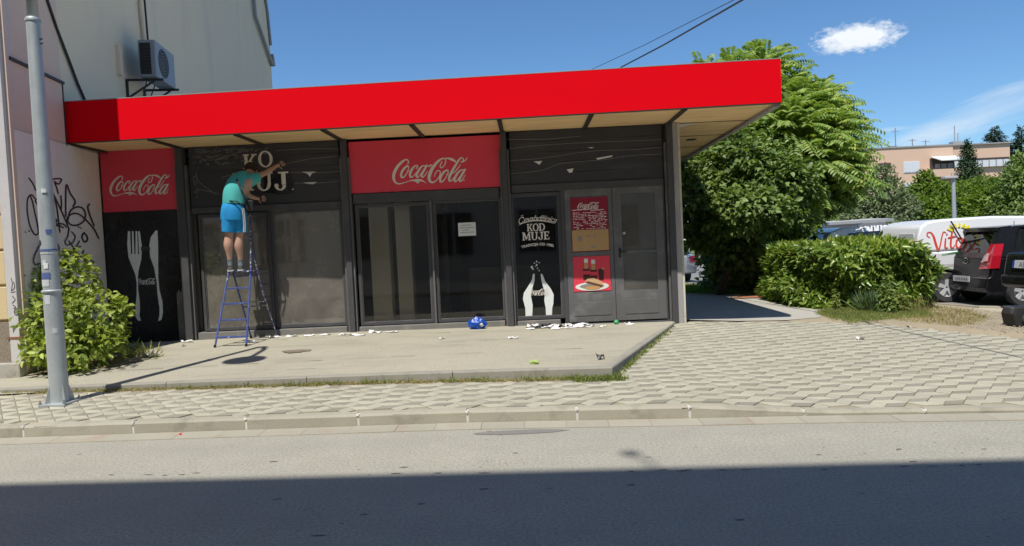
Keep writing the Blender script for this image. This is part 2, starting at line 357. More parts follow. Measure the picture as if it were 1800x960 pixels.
# street kerb: one stone per visible length
kerb = tag(bpy.data.objects.new('kerb', None), kind='structure'); C.objects.link(kerb)
gut = tag(bpy.data.objects.new('gutter', None), kind='structure'); C.objects.link(gut)
jx = [onz(p, 745 - (p - 820) * .02, 0).x for p in (68, 250, 440, 632, 822, 1015, 1213, 1415, 1625)]
jx = [jx[0] - 2.06, jx[0] - 1.03] + jx + [jx[-1] + 1.03, jx[-1] + 2.06]
mo = MB()
for a, b in zip(jx, jx[1:]):
    m = MB(); n = 4; R = []
    for k in range(n + 1):
        x = a + .012 + (b - a - .024) * k / n; y = yk(x); z = z0(x) + .001 + random.uniform(-.002, .002)
        R.append([(x, y, -.1), (x, y, z - .022), (x, y + .02, z), (x, y + .11, z + .001), (x, y + .11, -.1)])
    m.rings(R); m.build('kerb_stone', mt['kerb'], kerb)
    x = b; y = yk(x) + .004; mo.box(x - .013, x + .013, y, y + .1, -.1, z0(x) - .008)
    mo.blob((x, y, z0(x) - .012), (.018, .012, .02), 7, 5, .3)
tag(mo.build('mortar', mt['mortar'], kerb), kind='stuff')
x = -9.
while x < 9:
    L = random.uniform(.36, .44); m = MB()
    xa, xb = x + .0015, x + L - .0015; dz = random.uniform(0, .002)
    m.hexa([(xa, yk(xa) - .235, -.05), (xb, yk(xb) - .235, -.05), (xb, yk(xb) - .005, -.05), (xa, yk(xa) - .005, -.05),
            (xa, yk(xa) - .235, .006 + dz), (xb, yk(xb) - .235, .006 + dz), (xb, yk(xb) - .005, .010 + dz), (xa, yk(xa) - .005, .010 + dz)])
    if -5.6 < x < 4.8: m.build('gutter_slab', mt['gutter'], gut)
    x += L
# pavement: rhombic stones on a bedding sheet
TE = [(-20, 8.9), (-5.8, 8.27), (-1.52, 8.0), (.87, 7.73)]                       # terrace front edge
def te(x): return lerp_tab(x, TE) if x < .87 else 7.73 + (x - .87) * (11.75 - 7.73) / (2.43 - .87)
BL = [(2.43, 11.72)] + [tuple(onz(px, py, z)[:2]) for px, py, z in ((1440, 562, .24), (1540, 567, .2), (1800, 592, .15))]
BL.append((14, BL[-1][1] - .25 * (14 - BL[-1][0])))
def back(x):
    if x < .87: return te(x) - .10
    if x < 2.43: return te(x) - .03
    return lerp_tab(x, BL)
pave = sheet('pavement', mt['joint'], np.linspace(-9, 12.5, 130), np.linspace(6.0, 12.1, 62), lambda x, y: zs(x, y) - .014,
             inside=lambda x, y: yk(x) + .05 < y and y < back(x) + (.25 if x < 2.5 else .10) and (y < te(x) + .06))
a1, a2 = .26, .11; hw = .26 / 1.5                                                # stone lattice
def stone_poly(kind):
    s = .173; h = .11
    if kind == 0: return [(0, 0), (s, 0), (s * 1.5, h), (s * .5, h)]
    if kind == 1: return [(0, 0), (s * .5, -h), (s * 1.5, -h), (s, 0)]
    return [(0, 0), (-s * .5, h), (0, 2 * h), (s * .5, h)]
cand = []
for i in range(-40, 60):
    for j in range(-60, 70):
        bx = i * .26; by = 9 + (i % 2) * .11 + j * .22
        for k in range(3):
            P = stone_poly(k); cx = bx + sum(p[0] for p in P) / 4; cy = by + sum(p[1] for p in P) / 4
            if not (-8.5 < cx < 11.5) or cy < yk(cx) + .15 or cy > back(cx) - .045: continue
            v = Vector((cx, cy, zs(cx, cy))) - CAM; d = v.dot(_F); px = 900 + FPX * v.dot(_R) / d
            if not -30 < px < 1840: continue
            cand.append((d, bx, by, k, cx, cy))
cand.sort()
pmats = [mt['paver_dark'], mt['paver'], mt['paver_mid']]
def stone_geo(P, z):                                                             # top face, chamfer, shallow sides
    cx = sum(p[0] for p in P) / 4; cy = sum(p[1] for p in P) / 4
    def ins(p, d):
        v = Vector((cx - p[0], cy - p[1])); return (p[0] + v.x / v.length * d, p[1] + v.y / v.length * d)
    o = [ins(p, .004) for p in P]; t = [ins(p, .012) for p in P]
    vs = [(x, y, z - .02) for x, y in o] + [(x, y, z - .0035) for x, y in o] + [(x, y, z) for x, y in t]
    fs = [(8, 9, 10, 11)] + [(i, (i + 1) % 4, 4 + (i + 1) % 4, 4 + i) for i in range(4)] + [(4 + i, 4 + (i + 1) % 4, 8 + (i + 1) % 4, 8 + i) for i in range(4)]
    return vs, fs
smesh = []
for k in range(3):
    P = stone_poly(k); cx = sum(p[0] for p in P) / 4; cy = sum(p[1] for p in P) / 4
    vs, fs = stone_geo([(x - cx, y - cy) for x, y in P], 0)
    me = bpy.data.meshes.new('paving_stone'); me.from_pydata(vs, [], fs); me.materials.append(pmats[k]); smesh.append(me)
for n, (d, bx, by, k, cx, cy) in enumerate(cand[:300]):
    o = bpy.data.objects.new('paving_stone', smesh[k]); C.objects.link(o); o.parent = pave
    z = zs(cx, cy) + random.uniform(-.0025, .0025)
    o.location = Vector((cx, cy, z)) - pave.location
    o.rotation_euler = (math.atan((zs(cx, cy + .1) - zs(cx, cy - .1)) / .2) + random.gauss(0, .008), -math.atan((zs(cx + .1, cy) - zs(cx - .1, cy)) / .2) + random.gauss(0, .006), 0)
V = []; Fq = []; mi = []
for d, bx, by, k, cx, cy in cand[300:]:
    vs, fs = stone_geo([(bx + x, by + y) for x, y in stone_poly(k)], 0)
    dz = random.uniform(-.0025, .0025); sx_, sy_ = random.gauss(0, .005), random.gauss(0, .006); b = len(V)
    V += [(x, y, z + zs(x, y) + dz + (x - cx) * sx_ + (y - cy) * sy_) for x, y, z in vs]; Fq += [tuple(b + i for i in f) for f in fs]; mi += [k] * len(fs)
tag(fast_mesh('paving_stones', V, Fq, None, pave, mats=pmats, midx=mi), kind='stuff')

# terrace in front of the shop
xs = np.linspace(-8.4, .87, 34).tolist() + [1.2, 1.6, 2.0, 2.43]
m = MB()
top = [(x, te(x), tz(x) + .0) for x in xs]
for a, b in zip(top, top[1:]):
    for q in range(8):
        ya, yb = a[1] + .02, b[1] + .02; t0, t1 = q / 8, (q + 1) / 8
        P = [(a[0], ya + (12 - ya) * t0), (b[0], yb + (12 - yb) * t0), (b[0], yb + (12 - yb) * t1), (a[0], ya + (12 - ya) * t1)]
        m.add([(x, y, tzz(x, y)) for x, y in P], [(0, 1, 2, 3)])
terrace = tag(m.build('terrace', mt['concrete']), kind='structure')
xs2 = [-8.4, -5.55, -4.31 + .02, -2.6, -.9, .87]
for a, b in zip(xs2, xs2[1:]):
    m = MB(); R = []
    for k in range(5):
        x = a + .004 + (b - a - .008) * k / 4
        R.append([(x, te(x), .0), (x, te(x), tz(x) - .012), (x, te(x) + .012, tz(x) + .003), (x, te(x) + .1, tz(x) + .003), (x, te(x) + .1, 0)])
    m.rings(R); m.build('edging_slab', mt['riser'], terrace)
m = MB(); R = []
for k in range(9):
    x = .875 + (2.43 - .875) * k / 8; nx, ny = .93, -.36
    R.append([(x, te(x) - .0, .0), (x, te(x), tz(x) - .01), (x - nx * .02, te(x) - ny * .02, tz(x) + .003), (x - nx * .1, te(x) - ny * .1, tz(x) + .003), (x - nx * .1, te(x) - ny * .1, 0)])
m.rings(R); m.build('edging_slab', mt['riser'], terrace)
# fine cracks and board marks of the terrace, as shallow raised and sunk lines
m = MB()
for yy, x0_, x1_ in ((9.1, -6.4, 1.2), (10.15, -6.0, 1.6), (8.55, -3, 1.0), (11.1, -5.4, 2)):
    x = x0_
    while x < x1_:
        L = random.uniform(.15, .6); yj = yy + random.uniform(-.012, .012)
        if random.random() < .6: m.add([(x, yj, tzz(x, yj) + .005), (x + L, yj + random.uniform(-.01, .01), tzz(x + L, yj) + .005), (x + L, yj + .01, tzz(x + L, yj) + .005), (x, yj + .007, tzz(x, yj) + .005)], [(0, 1, 2, 3)])
        x += L + random.uniform(.02, .3)
tag(m.build('crack_line', M('crack', (.12, .11, .09), .95, .2, 8, 0), terrace), kind='stuff')

# ground behind: yard, path, gravel strip, parking lot
sheet('yard', mt['earth'], np.linspace(2.3, 9.0, 40), np.linspace(8.5, 20.5, 80), lambda x, y: min(lerp_tab(x, [(5, .235), (8.3, .11)]), zs(x, y) - .03 if y < back(x) - .02 else 9),
      inside=lambda x, y: y > back(x) - .4 and not (x > 8.2 and y > 13.05) and not (x > 7 and y > 16.6))
sheet('gravel_strip', mt['gravel'], np.linspace(5.6, 16, 60), np.linspace(7.5, 13.1, 80), lambda x, y: min(max(.12, zs(x, back(x)) + .004) + .005 * math.sin(x * 7) * math.sin(y * 9), zs(x, y) - .03 if y < back(x) - .05 else 9),
      inside=lambda x, y: y > back(x) - .3)
PP = [onz(px, py, .25) for px, py in ((1197, 564), (1300, 564), (1380, 562), (1440, 557), (1447, 549), (1425, 541), (1385, 531), (1340, 523), (1280, 521), (1190, 519))]
poly_sheet('path', mt['path'], [(p.x, p.y, max(lerp_tab(p.x, [(5, .235), (8.3, .11)]), zs(p.x, min(p.y, 11.7))) + .006) for p in PP])
m = MB(); m.add([(8.2, 13.1, .05), (60, 13.1, .05), (60, 60, .05), (-12, 60, .05), (-12, 20.4, .05), (6.9, 20.4, .05), (6.9, 16.5, .05), (8.2, 16.5, .05)], [tuple(range(8))])
tag(m.build('parking_lot', mt['lot']), kind='structure')
lk = [onz(px, py, .15) for px, py in ((1548, 529), (1640, 532), (1720, 538), (1800, 539.5))]; lk.append(lk[-1] + (lk[-1] - lk[-2]) * 5)
lotkerb = tag(bpy.data.objects.new('lot_kerb', None), kind='structure'); C.objects.link(lotkerb)
for a, b in zip(lk, lk[1:]):
    n = max(1, int((b - a).length / 1.0))
    for i in range(n):
        p, q = a.lerp(b, (i + .006) / n), a.lerp(b, (i + .994) / n); m = MB()
        m.hexa([(p.x, p.y - .02, 0), (q.x, q.y - .02, 0), (q.x, q.y + .13, 0), (p.x, p.y + .13, 0), (p.x, p.y, .15), (q.x, q.y, .15), (q.x, q.y + .12, .15), (p.x, p.y + .12, .15)])
        m.build('kerb_stone', mt['kerb'], lotkerb, bevel=.01)

# wear marks on the road: small dark dents, a patch
m = MB()
def mark(x, y, a, b, z=.004):
    n = 7; m.add([(x + a * math.cos(t) * random.uniform(.6, 1.1), y + b * math.sin(t) * random.uniform(.6, 1.1), z) for t in [2 * math.pi * k / n for k in range(n)]], [tuple(range(n))])
for px, py in ((195, 835), (260, 835), (290, 836), (320, 835), (345, 832), (710, 822), (695, 833), (770, 832), (850, 832), (1110, 829), (1200, 828), (1270, 827), (1312, 826), (1450, 826), (1590, 820), (1605, 812), (1640, 820), (1690, 819), (1720, 817), (1580, 790), (880, 765), (905, 797),
               (1160, 827), (1210, 826), (487, 878), (965, 860), (1110, 853), (1300, 914), (1515, 868), (560, 942), (850, 860), (1140, 804), (1168, 826), (1440, 800), (480, 812), (140, 799), (860, 759), (1730, 790), (640, 905), (740, 886)):
    p = onz(px, py, 0); mark(p.x, p.y, random.uniform(.02, .05), random.uniform(.006, .012))
for q in range(260):
    x, y = random.uniform(-7, 6), random.uniform(2.6, 6.1); mark(x, y, random.uniform(.005, .016), random.uniform(.003, .006), .003)
tag(m.build('road_pits', mt['tar'], road), kind='stuff')
m = MB(); p = onz(912, 760, 0)
m.add([(p.x + .42 * math.cos(t) * random.uniform(.85, 1.1), p.y + .07 * math.sin(t), .0035) for t in [2 * math.pi * k / 16 for k in range(16)]], [tuple(range(16))])
tag(m.build('tar_patch', M('patch', (.19, .185, .17), .9, .2, 3), road), label='thin oval dark repair patch in the asphalt near the kerb')
def stain(px, py, a, b, mat, name, z=None, n=18, par=None):
    p = ont(px, py); m = MB()
    m.add([(p.x + a * math.cos(t) * random.uniform(.7, 1.15), p.y + b * math.sin(t) * random.uniform(.7, 1.15), tzz(p.x, p.y) + .007) for t in [2 * math.pi * k / n for k in range(n)]], [tuple(range(n))])
    return m.build(name, mat, par)
wet = M('damp_patch', (.20, .165, .12), .75, .1, 6, .1)
stain(520, 618, .22, .16, wet, 'damp_patch', par=terrace)

# ---------------------------------------------------------------- neighbouring building
wP = Vector((-7.03, 11.7, 0)); wd = Vector((-.15, 1, 0)).normalized(); wnrm = Vector((wd.y, -wd.x, 0))
def onwall(px, py, off=0): return onplane(px, py, wP + wnrm * off, wnrm)
def wall_at(s, z, off=0): return wP + wd * s + wnrm * off + Vector((0, 0, z))
sof = lambda p: (p - wP).dot(wd)
sA = sof(onwall(43, 640)); sB = sof(onwall(477, 120))
nb = thing('apartment_building', wall_at(sA, 0), 'tall old building with bare grey plaster side wall left of the red canopy', 'building')
def wprism(name, s0, s1, za, zb, t0, t1, mat, parent=nb, bevel=0, label=None):     # slab standing on the side wall
    m = MB(); m.hexa([wall_at(s0, za, t0), wall_at(s1, za, t0), wall_at(s1, za, t1), wall_at(s0, za, t1), wall_at(s0, zb, t0), wall_at(s1, zb, t0), wall_at(s1, zb, t1), wall_at(s0, zb, t1)])
    return m.build(name, mat, parent, bevel=bevel, label=label)
wprism('wall', sA + .06, sB, -.1, 13.5, -9, 0, mt['plaster'])
wprism('roof_eave', sA - .3, sB + .1, 13.5, 13.8, -9.3, .12, mt['zinc'])
# beige cladding above, white sheet below (graffiti)
zl = 3.46
s1 = sof(onwall(170, 268)); s105 = sof(onwall(106, 160)); zled = 4.58
wprism('white_panel', sA + .09, s1 - .03, .22, zl, .0, .03, mt['whitepanel'])
zb0 = onwall(101, 146).z
wprism('beige_panel', sA + .09, s105, zl + .015, zb0, .0, .025, mt['beige'])
wprism('ledge', sA + .09, s105 + .03, zb0, zb0 + .04, .0, .055, mt['batten'])
wprism('beige_panel', sA + .09, sof(onwall(76, 60)) + .4, zb0 + .045, 13.4, .0, .012, mt['beige'])
wprism('cover_strip', s105, s105 + .025, zl - .02, zb0, .0, .035, mt['batten'])
wprism('lower_strip', sA + .09, s1 - .03, zl, zl + .012, .0, .034, mt['trim'])
# corner pilaster and front
fd = Vector((-1, -.03, 0)).normalized()                    # runs left along the front
def fr_at(t, z, off=0): return wall_at(sA, z) + fd * t + Vector((0, -1, 0)) * off
def fprism(name, t0, t1, za, zb, o0, o1, mat, bevel=0, parent=nb):
    m = MB(); m.hexa([fr_at(t0, za, o0), fr_at(t1, za, o0), fr_at(t1, za, o1), fr_at(t0, za, o1), fr_at(t0, zb, o0), fr_at(t1, zb, o0), fr_at(t1, zb, o1), fr_at(t0, zb, o1)])
    return m.build(name, mat, parent, bevel=bevel)
fprism('corner_pilaster', 0.0, .13, .42, 13.4, -.18, .05, mt['lilac'], .006)
wprism('corner_board', sA + .005, sA + .085, .3, 13.4, .0, .035, mt['beige'])
fprism('front_wall', .13, 9, .95, 13.4, -.1, -.01, mt['cream'])
for k in range(24):
    za = .98 + k * .46
    if za < 13: fprism('quoin_block', .14, .62 if k % 2 else .9, za, za + .43, -.01, .03, mt['cream'], .012)
fprism('plinth', .11, 9, .42, .95, -.1, .04, mt['pebble'])
fprism('footing', -.02, 9, -.05, .42, -.2, .12, mt['footing'], .02)
wprism('footing', sA, s1, -.05, .22, .0, .05, mt['footing'])
m = MB(); p = fr_at(.02, .72, .056)
m.obox(p + Vector((-.04, 0, .02)), (.1, 0, 0), (0, 0, .012), (0, .004, 0)); m.build('rust_strap', mt['rust'], nb)
# small vertical tag on the pilaster, big tag on the white sheet
def catmull(pts, n=6):
    P = [np.array(p, float) for p in pts]
    if len(P) < 3: return [P[0] + (P[-1] - P[0]) * i / n for i in range(n + 1)]
    P = [2 * P[0] - P[1]] + P + [2 * P[-1] - P[-2]]; out = []
    for i in range(1, len(P) - 2):
        for k in range(n):
            t = k / n; a, b, c, d = P[i - 1:i + 3]
            out.append(.5 * (2 * b + (c - a) * t + (2 * a - 5 * b + 4 * c - d) * t * t + (3 * b - a - 3 * c + d) * t ** 3))
    return out + [P[-2]]
def ribbon(m, pts, place, w=None, off=.002, rise=.0008, n=6, caps=True, wfn=None):
    Q = catmull(pts, n); N = len(Q); vs = []; fs = []
    for i, q in enumerate(Q):
        t = Q[min(i + 1, N - 1)][:2] - Q[max(i - 1, 0)][:2]; t = t / (np.linalg.norm(t) + 1e-9); nn = np.array([-t[1], t[0]])
        ww = (q[2] if len(q) > 2 else w) / 2
        if wfn: ww = wfn(t) / 2
        o = off + rise * i / N
        vs += [place(*(q[:2] + nn * ww), o), place(*(q[:2] - nn * ww), o)]
    fs = [(2 * i, 2 * i + 1, 2 * i + 3, 2 * i + 2) for i in range(N - 1)]
    if caps:
        for e, s in ((0, -1), (N - 1, 1)):
            q = Q[e]; ww = (q[2] if len(q) > 2 else w) / 2
            if wfn: continue
            t = Q[min(e + 1, N - 1)][:2] - Q[max(e - 1, 0)][:2]; t = t / (np.linalg.norm(t) + 1e-9) * s; nn = np.array([-t[1], t[0]])
            b = len(vs); arc = [place(*(q[:2] + ww * (nn * math.cos(a) + t * math.sin(a))), off + rise * e / N) for a in np.linspace(0, math.pi, 6)]
            vs += arc; fs.append(tuple(range(b, b + 6)))
    m.add(vs, fs)
G = [[(100, 160), (130, 200), (160, 265)], [(185, 260), (180, 320), (155, 350), (180, 390)],
     [(150, 330), (120, 300), (92, 330), (85, 400), (92, 480), (112, 570), (150, 635), (180, 620), (172, 550), (148, 440), (128, 350), (108, 305)],
     [(180, 620), (215, 520), (240, 430), (262, 380)], [(185, 600), (200, 650), (215, 690)],
     [(285, 90), (290, 160), (285, 240), (330, 340), (390, 470), (440, 590)], [(280, 175), (330, 165), (375, 170), (350, 210), (318, 190), (335, 240), (348, 288)],
     [(288, 250), (318, 330), (340, 430), (350, 520), (362, 615)], [(370, 310), (376, 370), (372, 430)],
     [(300, 500), (335, 515), (320, 545), (300, 572), (345, 545), (395, 550), (415, 572)], [(330, 560), (365, 565), (390, 578)],
     [(412, 480), (412, 350), (418, 215), (450, 290), (492, 355), (475, 400)],
     [(428, 520), (450, 440), (500, 405), (552, 412), (578, 460), (565, 520), (510, 556), (450, 550), (425, 500), (470, 460), (530, 468), (590, 520), (650, 590), (690, 668)],
     [(612, 378), (598, 405), (615, 470), (650, 560)], [(560, 625), (550, 660), (570, 698), (595, 680), (588, 645), (565, 620)],
     [(70, 612), (76, 618)], [(100, 603), (108, 609)], [(518, 568), (526, 576)], [(537, 578), (544, 584)],
     [(440, 590), (430, 650), (408, 695), (425, 725), (475, 700), (492, 650), (462, 612)], [(440, 690), (490, 760), (505, 775)], [(530, 690), (500, 740), (470, 775)], [(505, 750), (540, 735)],
     [(470, 800), (505, 790), (520, 810), (500, 855), (540, 830), (565, 770)], [(215, 690), (180, 750), (145, 830), (150, 885), (200, 880), (215, 900)],
     [(325, 708), (318, 740), (345, 778), (358, 760), (345, 720), (328, 705)], [(575, 860), (590, 800), (620, 850), (655, 870)], [(610, 840), (570, 862)], [(430, 760), (410, 800), (430, 830)]]
gp = wall_at(0, 0); m = MB()
def plw(u, v, o): return onwall(30 + u / 4.8, 280 + v / 4.8, .0305 + o)
for i, g in enumerate(G): ribbon(m, g, plw, 13 if i < 15 else 9, off=.001 + i * .0006, rise=.0005)
m.build('graffiti', mt['spray'], nb, label='big black spray tag on the white panel')
m = MB()
pf = lambda u, v, o: onplane(u / 3.2, 380 + v / 3.2, fr_at(0, 0, .052 + o), Vector((0, -1, 0)))
for i, g in enumerate([[(62, 350), (70, 380), (64, 420), (82, 400), (76, 370)], [(62, 430), (84, 425)], [(70, 450), (84, 470), (68, 490)], [(72, 500), (88, 512), (76, 520)], [(92, 520), (80, 535), (88, 556), (104, 548), (104, 528), (92, 520)], [(84, 540), (102, 536)]]):
    ribbon(m, g, pf, 4, off=.001 + i * .0006, rise=.0004)
m.build('small_graffiti', mt['spray'], nb)
# cables, pipes
m = MB(); m.tube([onwall(px, py, .03) for px, py in ((70, -60), (83, 0), (100, 50), (122, 108), (137, 148), (150, 178))], .022, 6)
tag(m.build('cable', mt['cable']), 'thick black cable running diagonally down the grey plaster wall', 'cable')
m = MB(); m.tube([onwall(px, py, .05) for px, py in ((244, -40), (247, 0), (250, 35), (254, 72))], .035, 8)
tag(m.build('pipe', mt['plaster'], smooth=True), 'grey conduit running up the wall above the air conditioner', 'pipe')
m = MB(); m.tube([onwall(px, py, .07) for px, py in ((251, -40), (254, 0), (257, 35), (260, 72))], .02, 6)
tag(m.build('thin_pipe', mt['batten'], smooth=True), 'thin dark pipe beside the grey conduit above the air conditioner', 'pipe')
m = MB(); m.tube([onwall(px, py, .09) for px, py in ((444, -40), (446, 0), (449, 28), (462, 65), (473, 98), (478, 112))], .06, 8); m.tube([onwall(px, py, .09) for px, py in ((477, 96), (480, 116))], .09, 8)
tag(m.build('downpipe', mt['zinc'], smooth=True), 'bent grey downpipe at the far corner of the plaster wall', 'downpipe')
m = MB(); m.tube([onwall(px, py, .05) for px, py in ((462, -30), (470, 20), (476, 80))], .05, 6); m.build('corner_strip', mt['zinc'], nb)

# air conditioner on the wall
c0 = onwall(262, 112, 0); sc_ = sof(c0)
acs = sof(onwall(262, 150))
z1a, z0a = onplane(268, 77, wP + wnrm * .45, wnrm).z, onplane(270, 140, wP + wnrm * .45, wnrm).z
sL = sof(onplane(278, 112, wP + wnrm * .62, wnrm)); sR = sof(onplane(311, 120, wP + wnrm * .62, wnrm))
ac = thing('air_conditioner', wall_at(sL, z0a), 'dirty white outdoor air conditioner unit bracketed to the grey plaster wall', 'air conditioner')
wp2 = lambda n, s0, s1, za, zb, t0, t1, mat, b=0, par=ac: wprism(n, s0, s1, za, zb, t0, t1, mat, par, b)
wp2('casing', sL, sR, z0a, z1a, .28, .58, mt['ac'], .02)
wp2('side_grille', sL - .006, sL + .01, z0a + .05, z1a - .06, .31, .50, mt['black'])
for k in range(9): wp2('grille_slat', sL - .014, sL - .006, z0a + .07 + k * (z1a - z0a - .16) / 9, z0a + .085 + k * (z1a - z0a - .16) / 9, .31, .50, mt['batten'])
sm, zm = sL + (sR - sL) * .4, (z0a + z1a) / 2; m = MB(); R = []
rr = (z1a - z0a) * .40
def disc(m, s, z, r, t0, t1, n=20):
    R = [[wall_at(s + r * math.cos(a), z + r * math.sin(a), t) for a in [2 * math.pi * k / n for k in range(n)]] for t in (t0, t1)]; m.rings(R)
disc(m, sm, zm, rr, .575, .584); m.build('fan_opening', mt['black'], ac)
for k in range(5):
    m = MB(); q = rr * (k + .6) / 5; pts = [wall_at(sm + q * math.cos(a), zm + q * math.sin(a), .59) for a in [2 * math.pi * j / 20 for j in range(21)]]; m.tube(pts, .005, 5, False); m.build('guard_ring', mt['ac'], ac)
wp2('side_panel', sR, sR + .03, z0a, z1a - .1, .26, .56, mt['ac'])
m = MB()
for s in (sL + .1, sR - .1):
    m.bar(wall_at(s, z0a - .03, .02), wall_at(s, z0a - .03, .66), .04); m.bar(wall_at(s, z0a - .36, .02), wall_at(s, z0a - .05, .5), .03); m.bar(wall_at(s, z0a - .02, .02), wall_at(s, z0a - .4, .02), .04)
m.build('bracket', mt['batten'], ac)
m = MB(); m.tube([wall_at(sL + .3, z0a, .3), wall_at(sL + .35, z0a - .3, .2), wall_at(sL + .6, z0a - .5, .04)], .012, 5); m.tube([wall_at(sL + .7, z0a, .3), wall_at(sL + .65, z0a - .3, .2), wall_at(sL + .5, z0a - .6, .04)], .012, 5)
m.build('hose', mt['batten'], ac)
wp2('pipe_cover', sL - .28, sL - .16, z0a - .02, z0a + .50, .0, .07, mt['plaster'])
# ---------------------------------------------------------------- the shop
FY = 11.7
shop = thing('shop_building', (-2.3, FY, .26), 'low flat roofed shop with wide bright red canopy band and dark glazed front', 'shop')
def rc(x0, y0, x1, y1, Y=FY):
    a, b = at(x0, y0, Y), at(x1, y1, Y); return a.x, b.x, b.z, a.z                # x0, x1, z0, z1
ZS = 3.50
# roof and canopy
FL, FR = Vector((-6.86, 10.66, 0)), Vector((3.71, 10.27, 0))
RB = onz(1190, 288, ZS)
mr = MB()
mr.add([(FL.x, FL.y + .05, ZS + .05), (FR.x - .05, FR.y + .05, ZS + .05), (RB.x - .05, RB.y, ZS + .05), (-7.9, RB.y, ZS + .05),
        (FL.x, FL.y + .05, 4.07), (FR.x - .05, FR.y + .05, 4.07), (RB.x - .05, RB.y, 4.07), (-7.9, RB.y, 4.07)], [(3, 2, 1, 0), (4, 5, 6, 7), (0, 1, 5, 4), (1, 2, 6, 5), (2, 3, 7, 6), (3, 0, 4, 7)])
mr.build('roof', mt['roofing'], shop)
def fas(name, P, Q, za, zb, t, mat, par=shop, off=0):
    d = (Q - P).normalized(); n = Vector((d.y, -d.x, 0)); m = MB(); P = P + n * off; Q = Q + n * off
    m.hexa([(P.x, P.y, za), (Q.x, Q.y, za), (Q.x - n.x * t, Q.y - n.y * t, za), (P.x - n.x * t, P.y - n.y * t, za), (P.x, P.y, zb), (Q.x, Q.y, zb), (Q.x - n.x * t, Q.y - n.y * t, zb), (P.x - n.x * t, P.y - n.y * t, zb)])
    return m.build(name, mat, par)
fas('fascia_panel', FL, FR, ZS, 4.11, .03, mt['red'])
fas('fascia_panel', Vector((FR.x, FR.y + .001, 0)), Vector((RB.x, RB.y, 0)), ZS + .002, 4.108, .03, mt['red'])
fas('top_trim', FL, FR, 4.112, 4.122, .04, mt['col_grey'], off=.003)
fas('bottom_trim', FL, FR, ZS - .014, ZS - .002, .05, mt['batten'], off=-.002)
fas('side_trim', Vector((FR.x, FR.y + .06, 0)), RB.copy(), ZS - .05, ZS - .002, .09, mt['col_grey'])
# soffit boards between dark battens
bX = [-6.86, -5.60, -4.27, -2.95, -1.62, -.32, 1.02, 2.36, 3.50]
fY = lambda x: FL.y + (FR.y - FL.y) * (x - FL.x) / (FR.x - FL.x)
for a, b in zip(bX, bX[1:]):
    m = MB(); g = .012
    b1 = b if b < 3.4 else FR.x - .03
    m.hexa([(a + g, fY(a) + .05, ZS), (b1 - g, fY(b) + .05, ZS), (b1 - g, FY - .02, ZS), (a + g, FY - .02, ZS), (a + g, fY(a) + .05, ZS + .02), (b1 - g, fY(b) + .05, ZS + .02), (b1 - g, FY - .02, ZS + .02), (a + g, FY - .02, ZS + .02)])
    m.build('soffit_panel', mt['ply'], shop)
m = MB(); m.add([(-7.28, FY - .02, ZS + .01), (-6.88, FY - .02, ZS + .01), (-6.88, 10.7, ZS + .01), (-7.1, 10.7, ZS + .01)], [(0, 1, 2, 3)]); m.build('soffit_panel', mt['ply'], shop)
for a, x in enumerate(bX[:-1]):
    m = MB(); w = .032; m.box(x - w, x + w, fY(x) + .03, FY - .03, ZS - .03, ZS + .0); m.build('batten', mt['batten'], shop)
rx = lambda y: FR.x - .04 + (RB.x - FR.x) * (y - FR.y) / (RB.y - FR.y)
ys = [FY + .0, 13.2, 14.8, 16.4, RB.y]
for a, b in zip(ys, ys[1:]):
    m = MB(); m.hexa([(2.50, a + .012, ZS), (rx(a), a + .012, ZS), (rx(b), b - .012, ZS), (2.50, b - .012, ZS), (2.50, a + .012, ZS + .02), (rx(a), a + .012, ZS + .02), (rx(b), b - .012, ZS + .02), (2.50, b - .012, ZS + .02)])
    m.build('soffit_panel', mt['ply'], shop); B('cross_batten', mt['batten'], shop, 2.5, rx(a), a - .010, a + .010, ZS - .006, ZS + .015)
p = onz(1215, 245, ZS)
m = MB(); m.lathe((p.x, p.y, 0), [(.10, ZS - .012), (.10, ZS - .001)], 20); m.build('recessed_lamp', mt['batten'], shop)
p = onz(1192, 226, ZS); m = MB(); m.add([(2.52, FY + .05, ZS - .003), (2.85, FY + .05, ZS - .003), (2.52, FY + .75, ZS - .003)], [(0, 1, 2)]); m.build('pale_patch', mt['whitepanel'], shop)
# posts, corner column
PX = [at(320, 262, FY).x, at(606, 250, FY).x, at(884, 236, FY).x, at(1172, 219, FY).x]
for i, x in enumerate(PX):
    m = MB(); y0, y1 = FY - .16, FY - .0; w = .046 if i else .06
    m.box(x - w, x + w, y0, y1, .2, ZS - .004); m.build('post', mt['dark'], shop, bevel=.006)
    B('post_edge', mt['greyframe'], shop, x - w - .035, x - w - .004, y0 + .05, y1, .22, ZS - .3)
    i < 3 and B('post_edge', mt['greyframe'], shop, x + w + .004, x + w + .035, y0 + .05, y1, .22, ZS - .3)
cx0 = PX[3] + .052
B('corner_column', mt['col_grey'], shop, cx0, cx0 + .085, FY - .14, FY + .02, .2, ZS - .004, .008)
B('corner_trim', mt['col_cream'], shop, cx0 + .088, cx0 + .125, FY - .12, FY + .02, .2, ZS - .004, .004)
